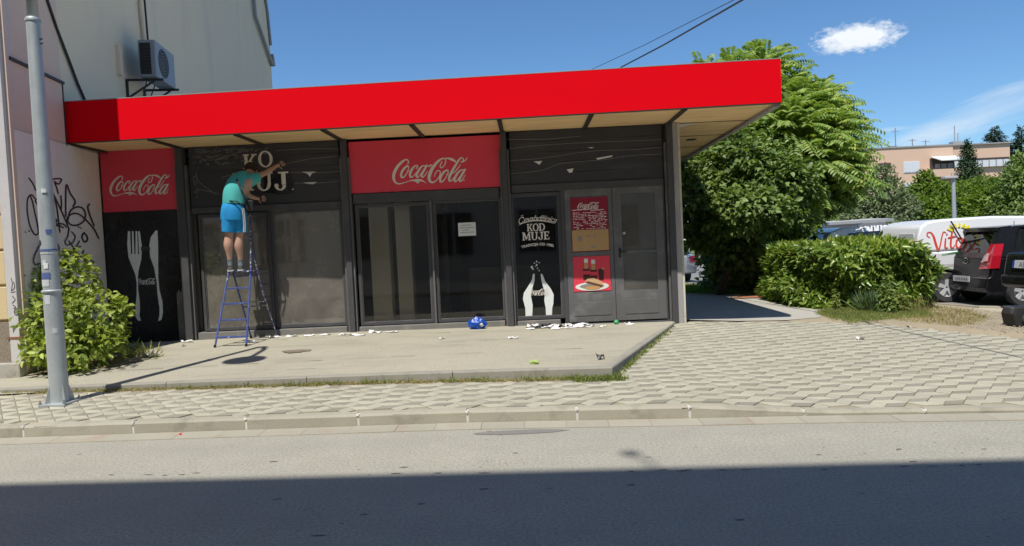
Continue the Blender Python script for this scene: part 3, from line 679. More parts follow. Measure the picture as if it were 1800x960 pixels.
# walls of the body, floor and rooms inside
def wallbox(n, m_, *a): return B(n, m_, shop, *a)
wallbox('side_wall', mt['dark'], 2.28, 2.44, FY + .03, 17.2, .1, ZS - .004)
wallbox('back_wall', mt['dark'], -7.8, 2.278, 17.0, 17.2, .1, ZS - .004)
wallbox('floor', mt['lot'], -7.4, 2.27, FY + .07, 16.99, .1, .30)
wallbox('ceiling', mt['darker'], -7.4, 2.27, FY + .07, 16.99, ZS - .15, ZS - .05)
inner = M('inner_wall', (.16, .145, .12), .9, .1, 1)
refl_m = M('reflection_pale', (.85, .80, .68), .9, .1, 1)
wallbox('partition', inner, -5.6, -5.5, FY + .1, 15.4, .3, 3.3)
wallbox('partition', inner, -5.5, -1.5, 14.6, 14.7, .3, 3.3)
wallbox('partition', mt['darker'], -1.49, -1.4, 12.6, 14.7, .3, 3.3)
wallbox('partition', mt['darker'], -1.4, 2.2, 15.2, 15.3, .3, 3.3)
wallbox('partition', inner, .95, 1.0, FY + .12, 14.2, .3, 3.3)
for a, b, yy in ((-2.62, -2.30, 11.86), (-2.20, -1.95, 11.95)):  # added pale columns stand in for pilasters reflected in the middle window
    wallbox('reflection_column', refl_m, a, b, yy, yy + .3, .3, 3.3)
wallbox('counter', inner, -1.1, .7, 13.2, 13.8, .3, 1.25)
# film scraps and openings
def bay_window(name, panes, zb, gl, frame=.045, y=FY - .02, mat=mt['dark']):
    """frame with its panes; panes = list of (x0,x1,z0,z1)"""
    out = []
    for (x0, x1, za, zb_) in panes:
        m = MB(); f = frame
        for bx in ((x0 - f, x0, za - f, zb_ + f), (x1, x1 + f, za - f, zb_ + f)): m.box(bx[0], bx[1], y - .03, y + .05, bx[2], bx[3])
        m.box(x0, x1, y - .028, y + .05, za - f, za); m.box(x0, x1, y - .028, y + .05, zb_, zb_ + f)
        fr = m.build('window', mat, shop)
        B('pane', gl, fr, x0 - .01, x1 + .01, y + .008, y + .014, za - .01, zb_ + .01)
        m = MB(); k = .012
        m.box(x0, x0 + k, y - .012, y + .006, za, zb_); m.box(x1 - k, x1, y - .012, y + .006, za, zb_); m.box(x0 + k, x1 - k, y - .012, y + .006, zb_ - k, zb_); m.box(x0 + k, x1 - k, y - .012, y + .006, za, za + k)
        m.build('glazing_bead', mt['greyframe'], fr); out.append(fr)
    return out
g_dusty = glass('dusty_glass', .7, .44, (.34, .31, .27), 1.5, .02, 2.4)
g_clear = glass('clear_glass', .86, .035, (.2, .19, .17), 1.5, .01, 1.1)
g_door = glass('door_glass', .5, .34, (.26, .25, .22), 1.5, .02, 2.0)
x0, _, z0_, z1_ = rc(353, 366, 482, 577); x1 = at(471, 361, FY).x
zb2 = at(482, 577, FY).z
bay_window('w', [(at(354, 366, FY).x, at(468, 360, FY).x, .50, 2.34), (at(480, 357, FY).x, at(597, 352, FY).x, .50, 2.36)], 0, g_dusty)
bay_window('w', [(at(629, 352, FY).x, at(750, 348, FY).x, .48, 2.38), (at(764, 347, FY).x, at(877, 341, FY).x, .48, 2.40)], 0, g_clear)
bay_window('w', [(at(900, 341, FY).x, at(979, 337, FY).x, .46, 2.44)], 0, g_clear)
# lintels, sills
for x0, x1, za, zb in ((PX[0] + .125, PX[1] - .10, 2.40, 2.50), (PX[1] + .10, PX[2] - .10, 2.44, 2.60), (PX[2] + .10, PX[3] - .10, 2.50, 2.62)):
    B('lintel', mt['dark'], shop, x0, x1, FY - .075, FY + .03, za, zb, .005)
for x0, x1, zt_ in ((PX[0] + .125, PX[1] - .10, .44), (PX[1] + .10, PX[2] - .10, .42), (PX[2] + .10, at(985, 560, FY).x, .40)):
    B('sill', mt['sill'], shop, x0, x1, FY - .11, FY + .04, .15, zt_, .01)
B('mullion', mt['dark'], shop, at(470, 360, FY).x + .035, at(480, 357, FY).x - .05, FY - .10, FY + .0, .44, 2.40)
B('mullion', mt['greyframe'], shop, at(752, 348, FY).x + .035, at(764, 347, FY).x - .048, FY - .10, FY + .0, .42, 2.44)
# dark boarding above the windows, board by board
def boarding(x0, x1, za, zb, n, lab=None):
    h = (zb - za) / n
    for k in range(n):
        m = MB(); zz = za + k * h; dy = random.uniform(0, .003); R = []
        for i in range(9):
            x = x0 + (x1 - x0) * i / 8; w0 = .004 * math.sin(i * 1.3 + k); R.append([(x, FY - .05 - dy, zz + .0015 + w0), (x, FY - .05 - dy, zz + h - .0015 + w0), (x, FY, zz + h - .0015 + w0), (x, FY, zz + .0015 + w0)])
        m.rings(R); m.build('board', mt['darker'], shop)
    B('backing', mt['black'], shop, x0, x1, FY - .02, FY + .03, za, zb)
boarding(PX[0] + .125, PX[1] - .10, 2.503, ZS - .01, 5)
boarding(PX[2] + .10, PX[3] - .10, 2.623, ZS - .01, 5)
# torn film lines and scraps left on the boards
facade = lambda dx=0: (lambda px, py, o: at(px, py, FY - .057 - o))
fpl = facade()
m = MB(); LN = [[(895, 262), (940, 257), (1000, 252), (1060, 250), (1165, 246)], [(893, 283), (950, 279), (1040, 266), (1110, 263), (1166, 258)], [(897, 306), (950, 300), (990, 287), (1060, 281), (1100, 275), (1168, 270)], [(893, 246), (960, 244), (1020, 240)],
      [(485, 265), (540, 262), (600, 262)], [(500, 289), (548, 279), (602, 274)], [(510, 303), (560, 303), (602, 301)], [(518, 322), (560, 322), (603, 318)], [(345, 332), (385, 340)], [(340, 276), (375, 281), (420, 268)], [(345, 300), (350, 320), (380, 342)], [(390, 312), (430, 300)]]
for i, l in enumerate(LN):
    l = [(a, b + random.uniform(-.6, .6), .65) for a, b in l]; ribbon(m, l, fpl, off=.001 + i * .0002, rise=.0001, caps=False)
tag(m.build('film_line', mt['residue'], shop), kind='stuff')
SC = [[(531, 302), (556, 302), (548, 305), (545, 311), (541, 306)], [(533, 321), (557, 320), (551, 324), (540, 323)], [(938, 284), (953, 283), (948, 290), (944, 287)], [(996, 298), (1008, 296), (1006, 303), (1001, 304)], [(1048, 278), (1077, 273), (1075, 276), (1050, 281)], [(1033, 259), (1044, 259), (1040, 261)]]
for s in SC:
    m = MB(); m.prism([fpl(a, b, .002) for a, b in s], (0, .0015, 0)); m.build('torn_scrap', mt['paper'], shop)
m = MB()
for k in range(70):
    a = random.uniform(340, 425); b = 262 + random.uniform(0, 1) ** 1.6 * 26 - (a - 340) * .02; w = random.uniform(3, 12); h = random.uniform(1, 4); sl = random.uniform(-5, 2)
    m.add([fpl(a, b, .0011 + k * .00004), fpl(a + w, b + sl, .0011 + k * .00004), fpl(a + w * .8, b + sl + h, .0011 + k * .00004), fpl(a - 1, b + h, .0011 + k * .00004)], [(0, 1, 2, 3)])
for k in range(26):
    a = random.uniform(338, 347); b = random.uniform(268, 345)
    m.add([fpl(a, b, .0045), fpl(a + random.uniform(1, 4), b + random.uniform(-2, 2), .0045), fpl(a + random.uniform(0, 3), b + random.uniform(3, 7), .0045)], [(0, 1, 2)])
tag(m.build('film_residue', M('residue_dark', (.13, .13, .13), .8, .3, 9), shop), kind='stuff')

# ---------------------------------------------------------------- lettering
LOGO = [  # pen strokes: u, v, width
 [(475, 245, 30), (492, 205, 26), (470, 165, 26), (425, 160, 34), (345, 210, 52), (255, 295, 62), (185, 400, 66), (145, 500, 66), (142, 580, 58), (165, 645, 44), (215, 685, 34), (280, 690, 26), (380, 665, 18), (480, 632, 18), (560, 615, 30), (640, 618, 60), (700, 612, 56), (770, 622, 36), (820, 650, 18), (865, 682, 6)],
 [(640, 635, 30), (672, 672, 24), (710, 640, 16)],
 [(470, 300, 30), (410, 330, 44), (350, 400, 52), (312, 480, 52), (318, 545, 42), (365, 545, 30), (425, 480, 22), (475, 390, 22), (490, 320, 22), (462, 285, 20), (425, 300, 14)], [(440, 400, 14), (500, 420, 14), (545, 390, 14)],
 [(660, 345, 34), (690, 305, 24), (665, 283, 22), (610, 310, 34), (550, 385, 50), (510, 470, 50), (515, 535, 42), (560, 540, 28), (620, 480, 18), (660, 430, 14)],
 [(850, 295, 26), (800, 295, 30), (740, 350, 44), (685, 430, 52), (652, 500, 50), (668, 545, 36), (715, 515, 22), (780, 430, 20), (850, 330, 20)], [(890, 285, 40), (840, 370, 46), (785, 460, 48), (765, 520, 44), (795, 545, 28), (850, 490, 18), (905, 410, 14)],
 [(930, 305, 30), (985, 280, 38)],
 [(1235, 210, 22), (1200, 265, 24), (1188, 315, 24), (1225, 335, 22), (1275, 290, 22), (1310, 220, 24), (1315, 160, 24), (1270, 130, 28), (1200, 155, 44), (1110, 230, 60), (1020, 340, 70), (960, 450, 74), (930, 550, 70), (945, 630, 54), (1000, 660, 38), (1070, 630, 26), (1140, 555, 22), (1180, 470, 22), (1175, 410, 22), (1130, 400, 22), (1080, 450, 20), (1045, 530, 16)],
 [(1310, 130, 22), (1380, 130, 36), (1450, 150, 56), (1510, 185, 44), (1545, 215, 20)],
 [(1335, 395, 28), (1275, 420, 42), (1210, 500, 52), (1172, 585, 54), (1185, 645, 42), (1235, 630, 28), (1300, 550, 22), (1350, 460, 22), (1358, 400, 22), (1325, 380, 18), (1290, 400, 12)], [(1310, 480, 14), (1370, 500, 14), (1410, 470, 14)],
 [(1640, 265, 18), (1575, 350, 22), (1490, 440, 22), (1440, 465, 18)], [(1700, 150, 20), (1690, 115, 20), (1650, 120, 28), (1590, 190, 44), (1510, 310, 52), (1430, 440, 54), (1375, 560, 54), (1380, 625, 40), (1425, 615, 26), (1480, 550, 16)],
 [(1690, 115, 20), (1712, 155, 22), (1690, 195, 26), (1650, 215, 20), (1720, 195, 26), (1770, 150, 22), (1805, 105, 8)],
 [(1700, 385, 26), (1650, 385, 30), (1580, 440, 44), (1515, 530, 52), (1485, 600, 50), (1505, 640, 34), (1555, 605, 22), (1620, 520, 20), (1690, 420, 20)], [(1735, 375, 40), (1680, 460, 46), (1620, 555, 48), (1600, 610, 44), (1628, 635, 28), (1685, 575, 18), (1735, 490, 12)],
 [(1695, 612, 22), (1705, 612, 22)]]
def logo(name, x0, z0, s, Y, mat, parent, rot=.05, wk=1.0, rise=.0003, n=5):
    """script wordmark; (x0,z0) = place of its top left, s metres per pen unit"""
    m = MB()
    for i, st in enumerate(LOGO):
        pts = [(u - 115, v + rot * (u - 900) - 60, w * wk) for u, v, w in st]
        ribbon(m, pts, lambda u, v, o: (x0 + u * s, Y - o, z0 - v * s), off=.0006 + i * .0003, rise=rise, n=n)
    return m.build(name, mat, parent)
SER = {
 'K': (.92, [('b', .08, 0, .30, 1), ('b', 0, 0, .40, .09), ('b', 0, .91, .40, 1), ('q', (.28, .42), (.62, .93), (.80, .93), (.40, .40)), ('q', (.34, .52), (.68, .05), (.90, .05), (.50, .62)), ('b', .55, .91, .90, 1), ('b', .56, 0, .96, .09)]),
 'O': (.98, [('o', .48, .5, .48, .52, .20)]),
 'D': (.95, [('b', .08, 0, .30, 1), ('b', 0, 0, .45, .1), ('b', 0, .9, .45, 1), ('a', .42, .5, .52, .5, .2, -90, 90)]),
 'M': (1.2, [('b', .10, 0, .28, 1), ('b', .88, 0, 1.08, 1), ('b', 0, 0, .38, .09), ('b', .78, 0, 1.18, .09), ('b', 0, .91, .32, 1), ('b', .86, .91, 1.18, 1), ('q', (.14, 1), (.36, 1), (.66, .18), (.52, .05)), ('q', (.50, .05), (.66, .18), (1.02, 1), (.88, 1))]),
 'U': (1.0, [('b', .10, .38, .32, 1), ('b', .70, .38, .86, 1), ('b', 0, .91, .42, 1), ('b', .60, .91, .98, 1), ('a', .48, .38, .38, .40, .19, 180, 360)]),
 'J': (.75, [('b', .38, .3, .60, 1), ('b', .22, .91, .76, 1), ('a', .30, .28, .30, .30, .18, 200, 360), ('o', .10, .26, .11, .11, .109)]),
 'E': (.82, [('b', .08, 0, .30, 1), ('b', 0, 0, .74, .1), ('b', 0, .9, .72, 1), ('b', .2, .46, .56, .55), ('b', .66, 0, .76, .28), ('b', .64, .74, .73, 1), ('b', .5, .38, .57, .64)])}
def serif(m, ch, place, x, y, h, w=1.0, off=.001):
    adv, prim = SER[ch]; T = lambda a, b, k: place(x + a * h * w, y + b * h, off + k * .00025)
    for k, p in enumerate(prim):
        if p[0] == 'b': _, a, b, c, d = p; m.add([T(a, b, k), T(c, b, k), T(c, d, k), T(a, d, k)], [(0, 1, 2, 3)])
        elif p[0] == 'q': m.add([T(*q, k) for q in p[1:]], [(0, 1, 2, 3)])
        else:
            a0, a1 = (p[6], p[7]) if p[0] == 'a' else (0, 360); th = p[5]; n = 28
            A = [math.radians(a0 + (a1 - a0) * i / n) for i in range(n + 1)]
            vs = []
            for t in A:
                c, s_ = math.cos(t), math.sin(t); th2 = th * (.55 + .45 * abs(c)) if p[4] > .2 else th
                vs += [T(p[1] + p[3] * c, p[2] + p[4] * s_, k), T(p[1] + max(0, p[3] - th2) * c, p[2] + max(0, p[4] - th2 * .75) * s_, k)]
            m.add(vs, [(2 * i, 2 * i + 2, 2 * i + 3, 2 * i + 1) for i in range(n)])
    return adv * h * w
def text_mesh(name, s, size, place, mat, parent, shear=0, spacing=1, align='CENTER', arc=0, bold=0):
    cu = bpy.data.curves.new('t', 'FONT'); cu.body = s; cu.size = size; cu.shear = shear; cu.space_character = spacing; cu.align_x = align; cu.resolution_u = 3; cu.offset = bold
    o = bpy.data.objects.new('t', cu); C.objects.link(o); dg = bpy.context.evaluated_depsgraph_get()
    me = bpy.data.meshes.new_from_object(o.evaluated_get(dg)); bpy.data.objects.remove(o)
    for v in me.vertices:
        x, y = v.co.x, v.co.y
        if arc: a = x / arc; x, y = math.sin(a) * (arc + y), math.cos(a) * (arc + y) - arc
        v.co = place(x, y, .0015)
    me.name = name; me.materials.clear(); me.materials.append(mat)
    return link_mesh(name, me, parent)

# big sign over the middle window
def sign(TL, BR, label, mat=mt['sign_red'], name='red_sign', y=FY - .06, th=.025, cat='sign'):
    a, b = at(*TL, y), at(*BR, y); t = thing(name, ((a.x + b.x) / 2, y, b.z), label, cat)
    B('panel', mat, t, a.x, b.x, y, y + th, b.z, a.z, .003); return t, a.x, b.x, b.z, a.z
t, x0, x1, za, zb = sign((612, 250), (883, 328), 'wide red sign with white cursive lettering above the middle window')
l0 = at(688, 276, FY - .06); s_ = (at(823, 270, FY).x - l0.x) / 1700
logo('lettering', l0.x, l0.z, s_, FY - .061, mt['letter'], t)
t, x0, x1, za, zb = sign((175, 267), (322, 367), 'small red sign with white cursive lettering at the left end of the shop front', y=FY - .05)
l0 = at(191, 306, FY - .05); s_ = (at(302, 300, FY).x - l0.x) / 1700
logo('lettering', l0.x, l0.z, s_, FY - .051, mt['letter'], t)
a = at(178, 372, FY - .04); b = at(333, 596, FY - .04)
t = thing('black_poster', (a.x, FY - .04, .2), 'tall black window poster with fork, knife and bottle outline under the small red sign', 'poster')
B('panel', mt['black_gloss'], t, a.x, PX[0] - .12, FY - .04, FY + .0, .18, a.z, 0)
zs4 = lambda u, v: (160 + u / 2.594, 240 + v / 2.594)
pp = lambda o: (lambda u, v: tuple(at(*zs4(u, v), FY - .041 - o)))
def flat(name, pts, f, mat, par, th=.001):
    m = MB(); m.prism([f(*p) for p in pts], (0, th, 0)); return m.build(name, mat, par)
fork = [(168, 432), (178, 432), (182, 535), (188, 536), (186, 432), (194, 432), (198, 536), (203, 536), (203, 432), (210, 432), (214, 537), (219, 537), (214, 432), (222, 432), (232, 500), (229, 560), (217, 610), (213, 650), (215, 700), (222, 750), (223, 790), (221, 818), (228, 840), (214, 840), (203, 822), (202, 780), (208, 720), (208, 670), (202, 630), (186, 590), (170, 550), (165, 490)]
knife = [(293, 430), (303, 428), (306, 500), (306, 640), (312, 700), (325, 750), (328, 800), (322, 836), (306, 842), (312, 815), (312, 780), (303, 720), (299, 660), (288, 600), (270, 550), (265, 500), (272, 460)]
flat('fork', fork, pp(.001), mt['letter_dim'], t); flat('knife', knife, pp(.001), mt['letter_dim'], t)
l0 = at(*zs4(208, 645), FY - .04); logo('lettering', l0.x, l0.z, .49 / 1700 * (at(*zs4(303, 650), FY).x - l0.x) / .49, FY - .045, mt['letter_dim'], t)
flat('bottle_cap', [(228, 502), (268, 502), (270, 520), (227, 520)], pp(.002), mt['darker'], t)
B('grey_scratch_panel', mt['greyframe'], shop, at(312, 500, FY).x, PX[0] - .125, FY - .055, FY - .043, .2, 1.12)
m = MB()
for i, g in enumerate([[(408, 740), (400, 700), (395, 760)], [(415, 690), (412, 760)], [(420, 770), (428, 720), (432, 760)], [(398, 765), (405, 735)]]):
    ribbon(m, g, lambda u, v, o: at(*zs4(u, v), FY - .056 - o), 2.5, off=.001 + i * .0004, rise=.0003)
m.build('scratch_tag', mt['residue'], shop)

# half scraped letters over the left window (behind the man)
wz = lambda u, v, o=0: tuple(at(330 + u / 6.4286, 245 + v / 6.4286, FY - .056 - o))
t = thing('scraped_lettering', wz(900, 600), 'half scraped large cream letters KO and MUJ on dark boards above the left window', 'lettering')
ref = Vector(wz(640, 340)); pxm = (Vector(wz(1140, 340)) - ref).length / 500
for ch, u, v, h, w in (('K', 632, 338, 165, 1.05), ('O', 800, 318, 180, .96), ('M', 520, 590, 205, .95), ('U', 765, 585, 205, 1.02), ('J', 985, 578, 205, 1.05)):
    o = Vector(wz(u, v)); m = MB(); tl = -.03
    serif(m, ch, lambda x, y, off: (o.x + x * 1, FY - .057 - off, o.z + y), 0, 0, h * pxm, w)
    m.build('letter', mt['letter'], t)
m = MB(); o = Vector(wz(1188, 565)); m.lathe((o.x, FY - .056, o.z), [(.012, -.002), (.012, 0)], 8, 'y'); m.build('dot', mt['letter'], t)
m = MB()
for k in range(22):
    u, v = random.uniform(560, 900), random.uniform(95, 150)
    m.add([wz(u, v, .001), wz(u + random.uniform(10, 50), v + random.uniform(-20, 20), .001), wz(u + random.uniform(0, 40), v + random.uniform(10, 40), .001)], [(0, 1, 2)])
tag(m.build('torn_film', M('torn_film', (.16, .14, .13), .8, .3, 9), t), kind='stuff')
m = MB(); m.prism([wz(980, 360, .0002), wz(1160, 370, .0002), wz(1195, 480, .0002), wz(1175, 610, .0002), wz(1030, 625, .0002), wz(860, 600, .0002), wz(870, 400, .0002)], (0, .0006, 0)); m.build('film_backing', mt['black_gloss'], t)

# lettering on the narrow window
z5 = lambda u, v: (890 + u / 3.8414, 320 + v / 3.8414)
GY = FY - .013
t = thing('window_lettering', at(*z5(205, 450), GY), 'white lettering with restaurant name and bottle outline on the narrow window', 'window lettering')
c = at(*z5(205, 262), GY); k = (at(*z5(305, 262), GY).x - at(*z5(205, 262), GY).x) / 100
pl = lambda cx, cz: (lambda x, y, o: (cx + x, GY - o, cz + y))
text_mesh('script_text', 'Čevabdžinica', 56 * k, pl(c.x, c.z), mt['letter'], t, shear=.45, spacing=.88, arc=3.2 * 125 * k)
m = MB(); ribbon(m, [(85, 292, 2), (130, 272, 6), (203, 260, 8), (270, 266, 6), (326, 280, 2)], lambda u, v, o: at(*z5(u, v), GY - o), off=.001); m.build('underline', mt['letter'], t)
m = MB(); x, z = at(*z5(140, 334), GY).x, at(*z5(140, 334), GY).z
for ch in 'KOD': x += serif(m, ch, lambda a, b, o: (a, GY - o, b), x, z, 50 * k, .86)
x, z = at(*z5(108, 394), GY).x, at(*z5(140, 394), GY).z
for ch in 'MUJE': x += serif(m, ch, lambda a, b, o: (a, GY - o, b), x, z, 54 * k, .92)
m.build('name_text', mt['letter'], t)
c = at(*z5(212, 428), GY); tag(text_mesh('small_text', 'TRADICIJA OD 1982.', 24 * k, pl(c.x, c.z), mt['letter'], t, spacing=1.02, arc=3.0 * 125 * k, bold=.002), kind='stuff')
gl5 = [(180, 620), (192, 622), (190, 670), (174, 720), (166, 770), (178, 830), (175, 905), (130, 907), (128, 850), (112, 790), (118, 750), (150, 700), (173, 660)]
gr5 = [(232, 618), (245, 625), (262, 670), (300, 720), (320, 760), (318, 820), (310, 850), (308, 903), (268, 905), (266, 850), (256, 800), (262, 750), (246, 700), (236, 660)]
q5 = lambda u, v: tuple(at(*z5(u, v), GY - .0012))
flat('bottle_side', gl5, q5, mt['letter_white'], t); flat('bottle_side', gr5, q5, mt['letter_white'], t)
l0 = at(*z5(148, 718), GY); logo('lettering', l0.x, l0.z, (at(*z5(290, 720), GY).x - l0.x) / 1700, GY - .003, mt['letter'], t)
m = MB()
for u, v, r in ((205, 537, 5), (222, 545, 4), (172, 575, 8), (180, 588, 5), (205, 560, 6), (190, 548, 4), (222, 598, 4), (210, 582, 4), (196, 570, 3)):
    m.add([tuple(at(*z5(u + r * math.cos(a), v + r * 1.3 * math.sin(a)), GY - .0012)) for a in [math.pi * i / 3 for i in range(6)]], [tuple(range(6))])
tag(m.build('splash_drop', mt['letter_white'], t), kind='stuff')

# doors
dz0, dz1 = .34, 2.50
dx0, dxm, dx1 = at(990, 337, FY).x, at(1074, 335, FY).x, at(1164, 330, FY).x
def door(x0, x1, panes, label):
    """leaf built as stiles and rails round its openings"""
    y0, y1 = FY - .075, FY - .03; m = MB(); px0 = min(p[0] for p in panes); px1 = max(p[1] for p in panes)
    m.box(x0, px0, y0, y1, dz0, dz1); m.box(px1, x1, y0, y1, dz0, dz1)
    zc = [dz0] + sorted(z for p in panes for z in p[2:]) + [dz1]
    for i in range(0, len(zc), 2): m.box(px0, px1, y0 + .001, y1, zc[i], zc[i + 1])
    d = m.build('door', mt['greyframe'], shop, label=label); return d, y0
wt = (at(1001, 346, FY).x, at(1067, 343, FY).x)
zr = at(1040, 446, FY).z
d, y0 = door(dx0 + .01, dxm - .004, [(wt[0], wt[1], at(1036, 513, FY).z, zr - .035), (wt[0], wt[1], zr + .035, at(1036, 345, FY).z)], 'left door leaf with red posters in its panes')
B('pane', g_door, d, wt[0] - .01, wt[1] + .01, FY - .06, FY - .052, at(1036, 513, FY).z - .01, at(1036, 345, FY).z + .01)
B('kick_panel', mt['greyframe'], d, dx0 + .09, dxm - .08, FY - .082, FY - .074, dz0 + .10, .66, .004)
gx = (at(1090, 342, FY).x, at(1149, 339, FY).x)
zrr = at(1118, 442, FY).z
d2, y0 = door(dxm + .004, dx1 - .01, [(gx[0], gx[1], at(1118, 509, FY).z, zrr - .018), (gx[0], gx[1], zrr + .018, at(1118, 340, FY).z)], 'right door leaf with two grey glass panes')
B('pane', g_door, d2, gx[0] - .01, gx[1] + .01, FY - .06, FY - .052, at(1118, 509, FY).z - .01, at(1118, 340, FY).z + .01)
B('kick_panel', mt['greyframe'], d2, gx[0] + .0, gx[1] - .0, FY - .082, FY - .074, dz0 + .10, .68, .004)
m = MB(); h = at(1090, 443, FY); m.box(h.x - .03, h.x + .0, FY - .09, FY - .07, h.z - .09, h.z + .06); m.tube([(h.x - .015, FY - .09, h.z), (h.x - .015, FY - .13, h.z), (h.x + .09, FY - .135, h.z)], .011, 8); m.build('handle', mt['black'], d2)
h = at(1096, 410, FY); m = MB(); m.lathe((h.x, FY - .064, h.z), [(.022, -.02), (.022, .0)], 12, 'y'); m.build('lock', mt['trim'], d2)
B('door_frame', mt['dark'], shop, dx1 - .006, PX[3] - .1, FY - .07, FY, .3, dz1)
B('door_frame', mt['dark'], shop, at(984, 337, FY).x, dx0 + .006, FY - .072, FY, .3, dz1)
B('threshold', mt['darker'], shop, dx0 - .05, PX[3] - .07, FY - .13, FY, .2, .315, .008)
B('threshold', mt['footing'], shop, dx0 - .05, PX[3] - .07, FY - .16, FY - .131, .2, .295, .008)
# posters in the left door
t = thing('menu_poster', (wt[0], FY - .08, zr), 'red menu poster with white cursive heading, torn to brown board below', 'poster')
za, zb = zr + .04, at(1036, 347, FY).z; yP = FY - .068
B('sheet', M('menu_red', (.26, .006, .03), .5, .1, 4, .02), t, wt[0] + .005, wt[1] - .005, yP, yP + .004, za, zb)
hh = zb - za; zw = za + hh * .40
B('brown_board', M('brown_board', (.48, .29, .13), .7, .1, 4, .1), t, wt[0] + .012, wt[1] - .008, yP - .004, yP - .001, za + .01, zw)
logo('lettering', wt[0] + .12, zb - .07, (wt[1] - wt[0] - .26) / 1700, yP - .001, mt['letter'], t)
m = MB(); W_ = wt[1] - wt[0]
for r in range(11):
    x = wt[0] + .04; z = zw + .015 + r * .026
    while x < wt[1] - .05:
        L = random.uniform(.012, .05)
        if random.random() < .78: m.add([(x, yP - .001, z), (x + L, yP - .001, z), (x + L, yP - .001, z + random.uniform(.006, .014)), (x, yP - .001, z + .009)], [(0, 1, 2, 3)])
        x += L + random.uniform(.006, .02)
for r in range(5):
    x = wt[0] + .03 + r * .1; z = zw + .31 + random.uniform(-.01, .02); m.add([(x, yP - .0015, z), (x + .12, yP - .0015, z + .01), (x + .10, yP - .0015, z + .018), (x, yP - .0015, z + .012)], [(0, 1, 2, 3)])
tag(m.build('menu_text', mt['letter'], t), kind='stuff')
for a, b, c_, d_ in ((.22, .62, .14, .3), (.46, .72, .1, .12), (.62, .72, .1, .12), (.24, .16, .1, .08), (.56, .2, .16, .12)):
    m = MB(); cx, cz = wt[0] + a * W_, za + b * (zw - za)
    m.prism([(cx + c_ * W_ * .5 * math.cos(q) * random.uniform(.5, 1.2), yP - .0055, cz + d_ * (zw - za) * .5 * math.sin(q) * random.uniform(.5, 1.2)) for q in [math.pi * i / 3.5 for i in range(7)]], (0, .001, 0))
    m.build('torn_patch', mt['residue'], t)
# food poster
za, zb = at(1036, 512, FY).z + .005, zr - .04
t = thing('food_poster', (wt[0], FY - .08, za), 'square red poster of two bottles behind a white plate of food', 'poster')
B('sheet', mt['sign_red'], t, wt[0] + .005, wt[1] - .005, yP, yP + .004, za, zb)
z4 = lambda k_: (lambda u, v: (wt[0] + (u - 75) / 335 * W_, yP - .001 - k_ * .0008, zb - (v - 580) / 312 * (zb - za)))
brown = M('cola_brown', (.07, .015, .01), .4, .2, 8); amber = M('amber', (.55, .3, .12), .5, .2, 20); cap = M('cap_white', (.75, .75, .7), .5)
for cx, tp in ((195, 600), (258, 612)):
    f = z4(1); flat('bottle', [(cx - 14, tp + 40), (cx - 16, tp + 60), (cx - 30, tp + 100), (cx - 30, tp + 190), (cx + 30, tp + 190), (cx + 30, tp + 100), (cx + 16, tp + 60), (cx + 14, tp + 40)], f, brown, t)
    flat('bottle_neck', [(cx - 14, tp + 30), (cx - 20, tp + 90), (cx + 20, tp + 90), (cx + 14, tp + 30)], z4(3), amber, t)
    flat('bottle_cap', [(cx - 16, tp), (cx - 18, tp + 36), (cx + 18, tp + 36), (cx + 16, tp)], z4(4), cap, t)
    flat('bottle_label', [(cx - 30, tp + 108), (cx - 30, tp + 140), (cx + 30, tp + 140), (cx + 30, tp + 108)], z4(4), mt['sign_red'], t)
flat('drinking_glass', [(300, 700), (305, 800), (345, 800), (352, 690)], z4(1), brown, t); flat('lemon', [(330, 690), (350, 680), (356, 700), (340, 710)], z4(3), amber, t)
el = lambda cx, cy, a, b, n=20: [(cx + a * math.cos(q), cy + b * math.sin(q)) for q in [2 * math.pi * i / n for i in range(n)]]
flat('plate', el(240, 850, 150, 38), z4(5), cap, t); flat('plate_inner', el(240, 848, 110, 24), z4(6), mt['residue'], t)
flat('bread', [(170, 815), (200, 780), (260, 775), (330, 810), (350, 850), (300, 845), (230, 830)], z4(7), M('bread', (.6, .38, .2), .6, .2, 20), t)
for q in range(6): cx = 205 + q * 22; flat('meat_roll', el(cx, 812 + q * 7, 20, 10, 10), z4(8 + q * .3), M('meat', (.12, .05, .03), .6, .3, 20) if q == 0 else bpy.data.materials['meat'], t)
flat('chips', el(245, 862, 70, 18, 12), z4(10), amber, t)
# paper notice
a, b = at(805, 392, GY - .002), at(837, 414, GY - .002)
t = thing('paper_notice', (a.x, GY, b.z), 'white paper notice taped inside the dark right pane of the middle window', 'notice')
B('sheet', mt['paper'], t, a.x, b.x, GY - .003, GY - .001, b.z, a.z)
m = MB(); ww = b.x - a.x; hh = a.z - b.z
for r, (q0, q1) in enumerate(((.2, .72), (.12, .9), (.25, .6), (.12, .85))):
    x = a.x + ww * q0; z = a.z - hh * (.22 + r * .18)
    while x < a.x + ww * q1: L = random.uniform(.008, .016); m.add([(x, GY - .004, z), (x + L, GY - .004, z), (x + L, GY - .004, z + .011), (x, GY - .004, z + .011)], [(0, 1, 2, 3)]); x += L + .005
tag(m.build('text_line', mt['ink'], t), kind='stuff')
p = at(699, 363, GY - .003); m = MB(); m.lathe((p.x, GY - .002, p.z), [(.032, -.004), (.032, 0)], 8, 'y'); tag(m.build('round_sticker', mt['ink']), 'small dark round sticker high on the left pane of the middle window', 'sticker')
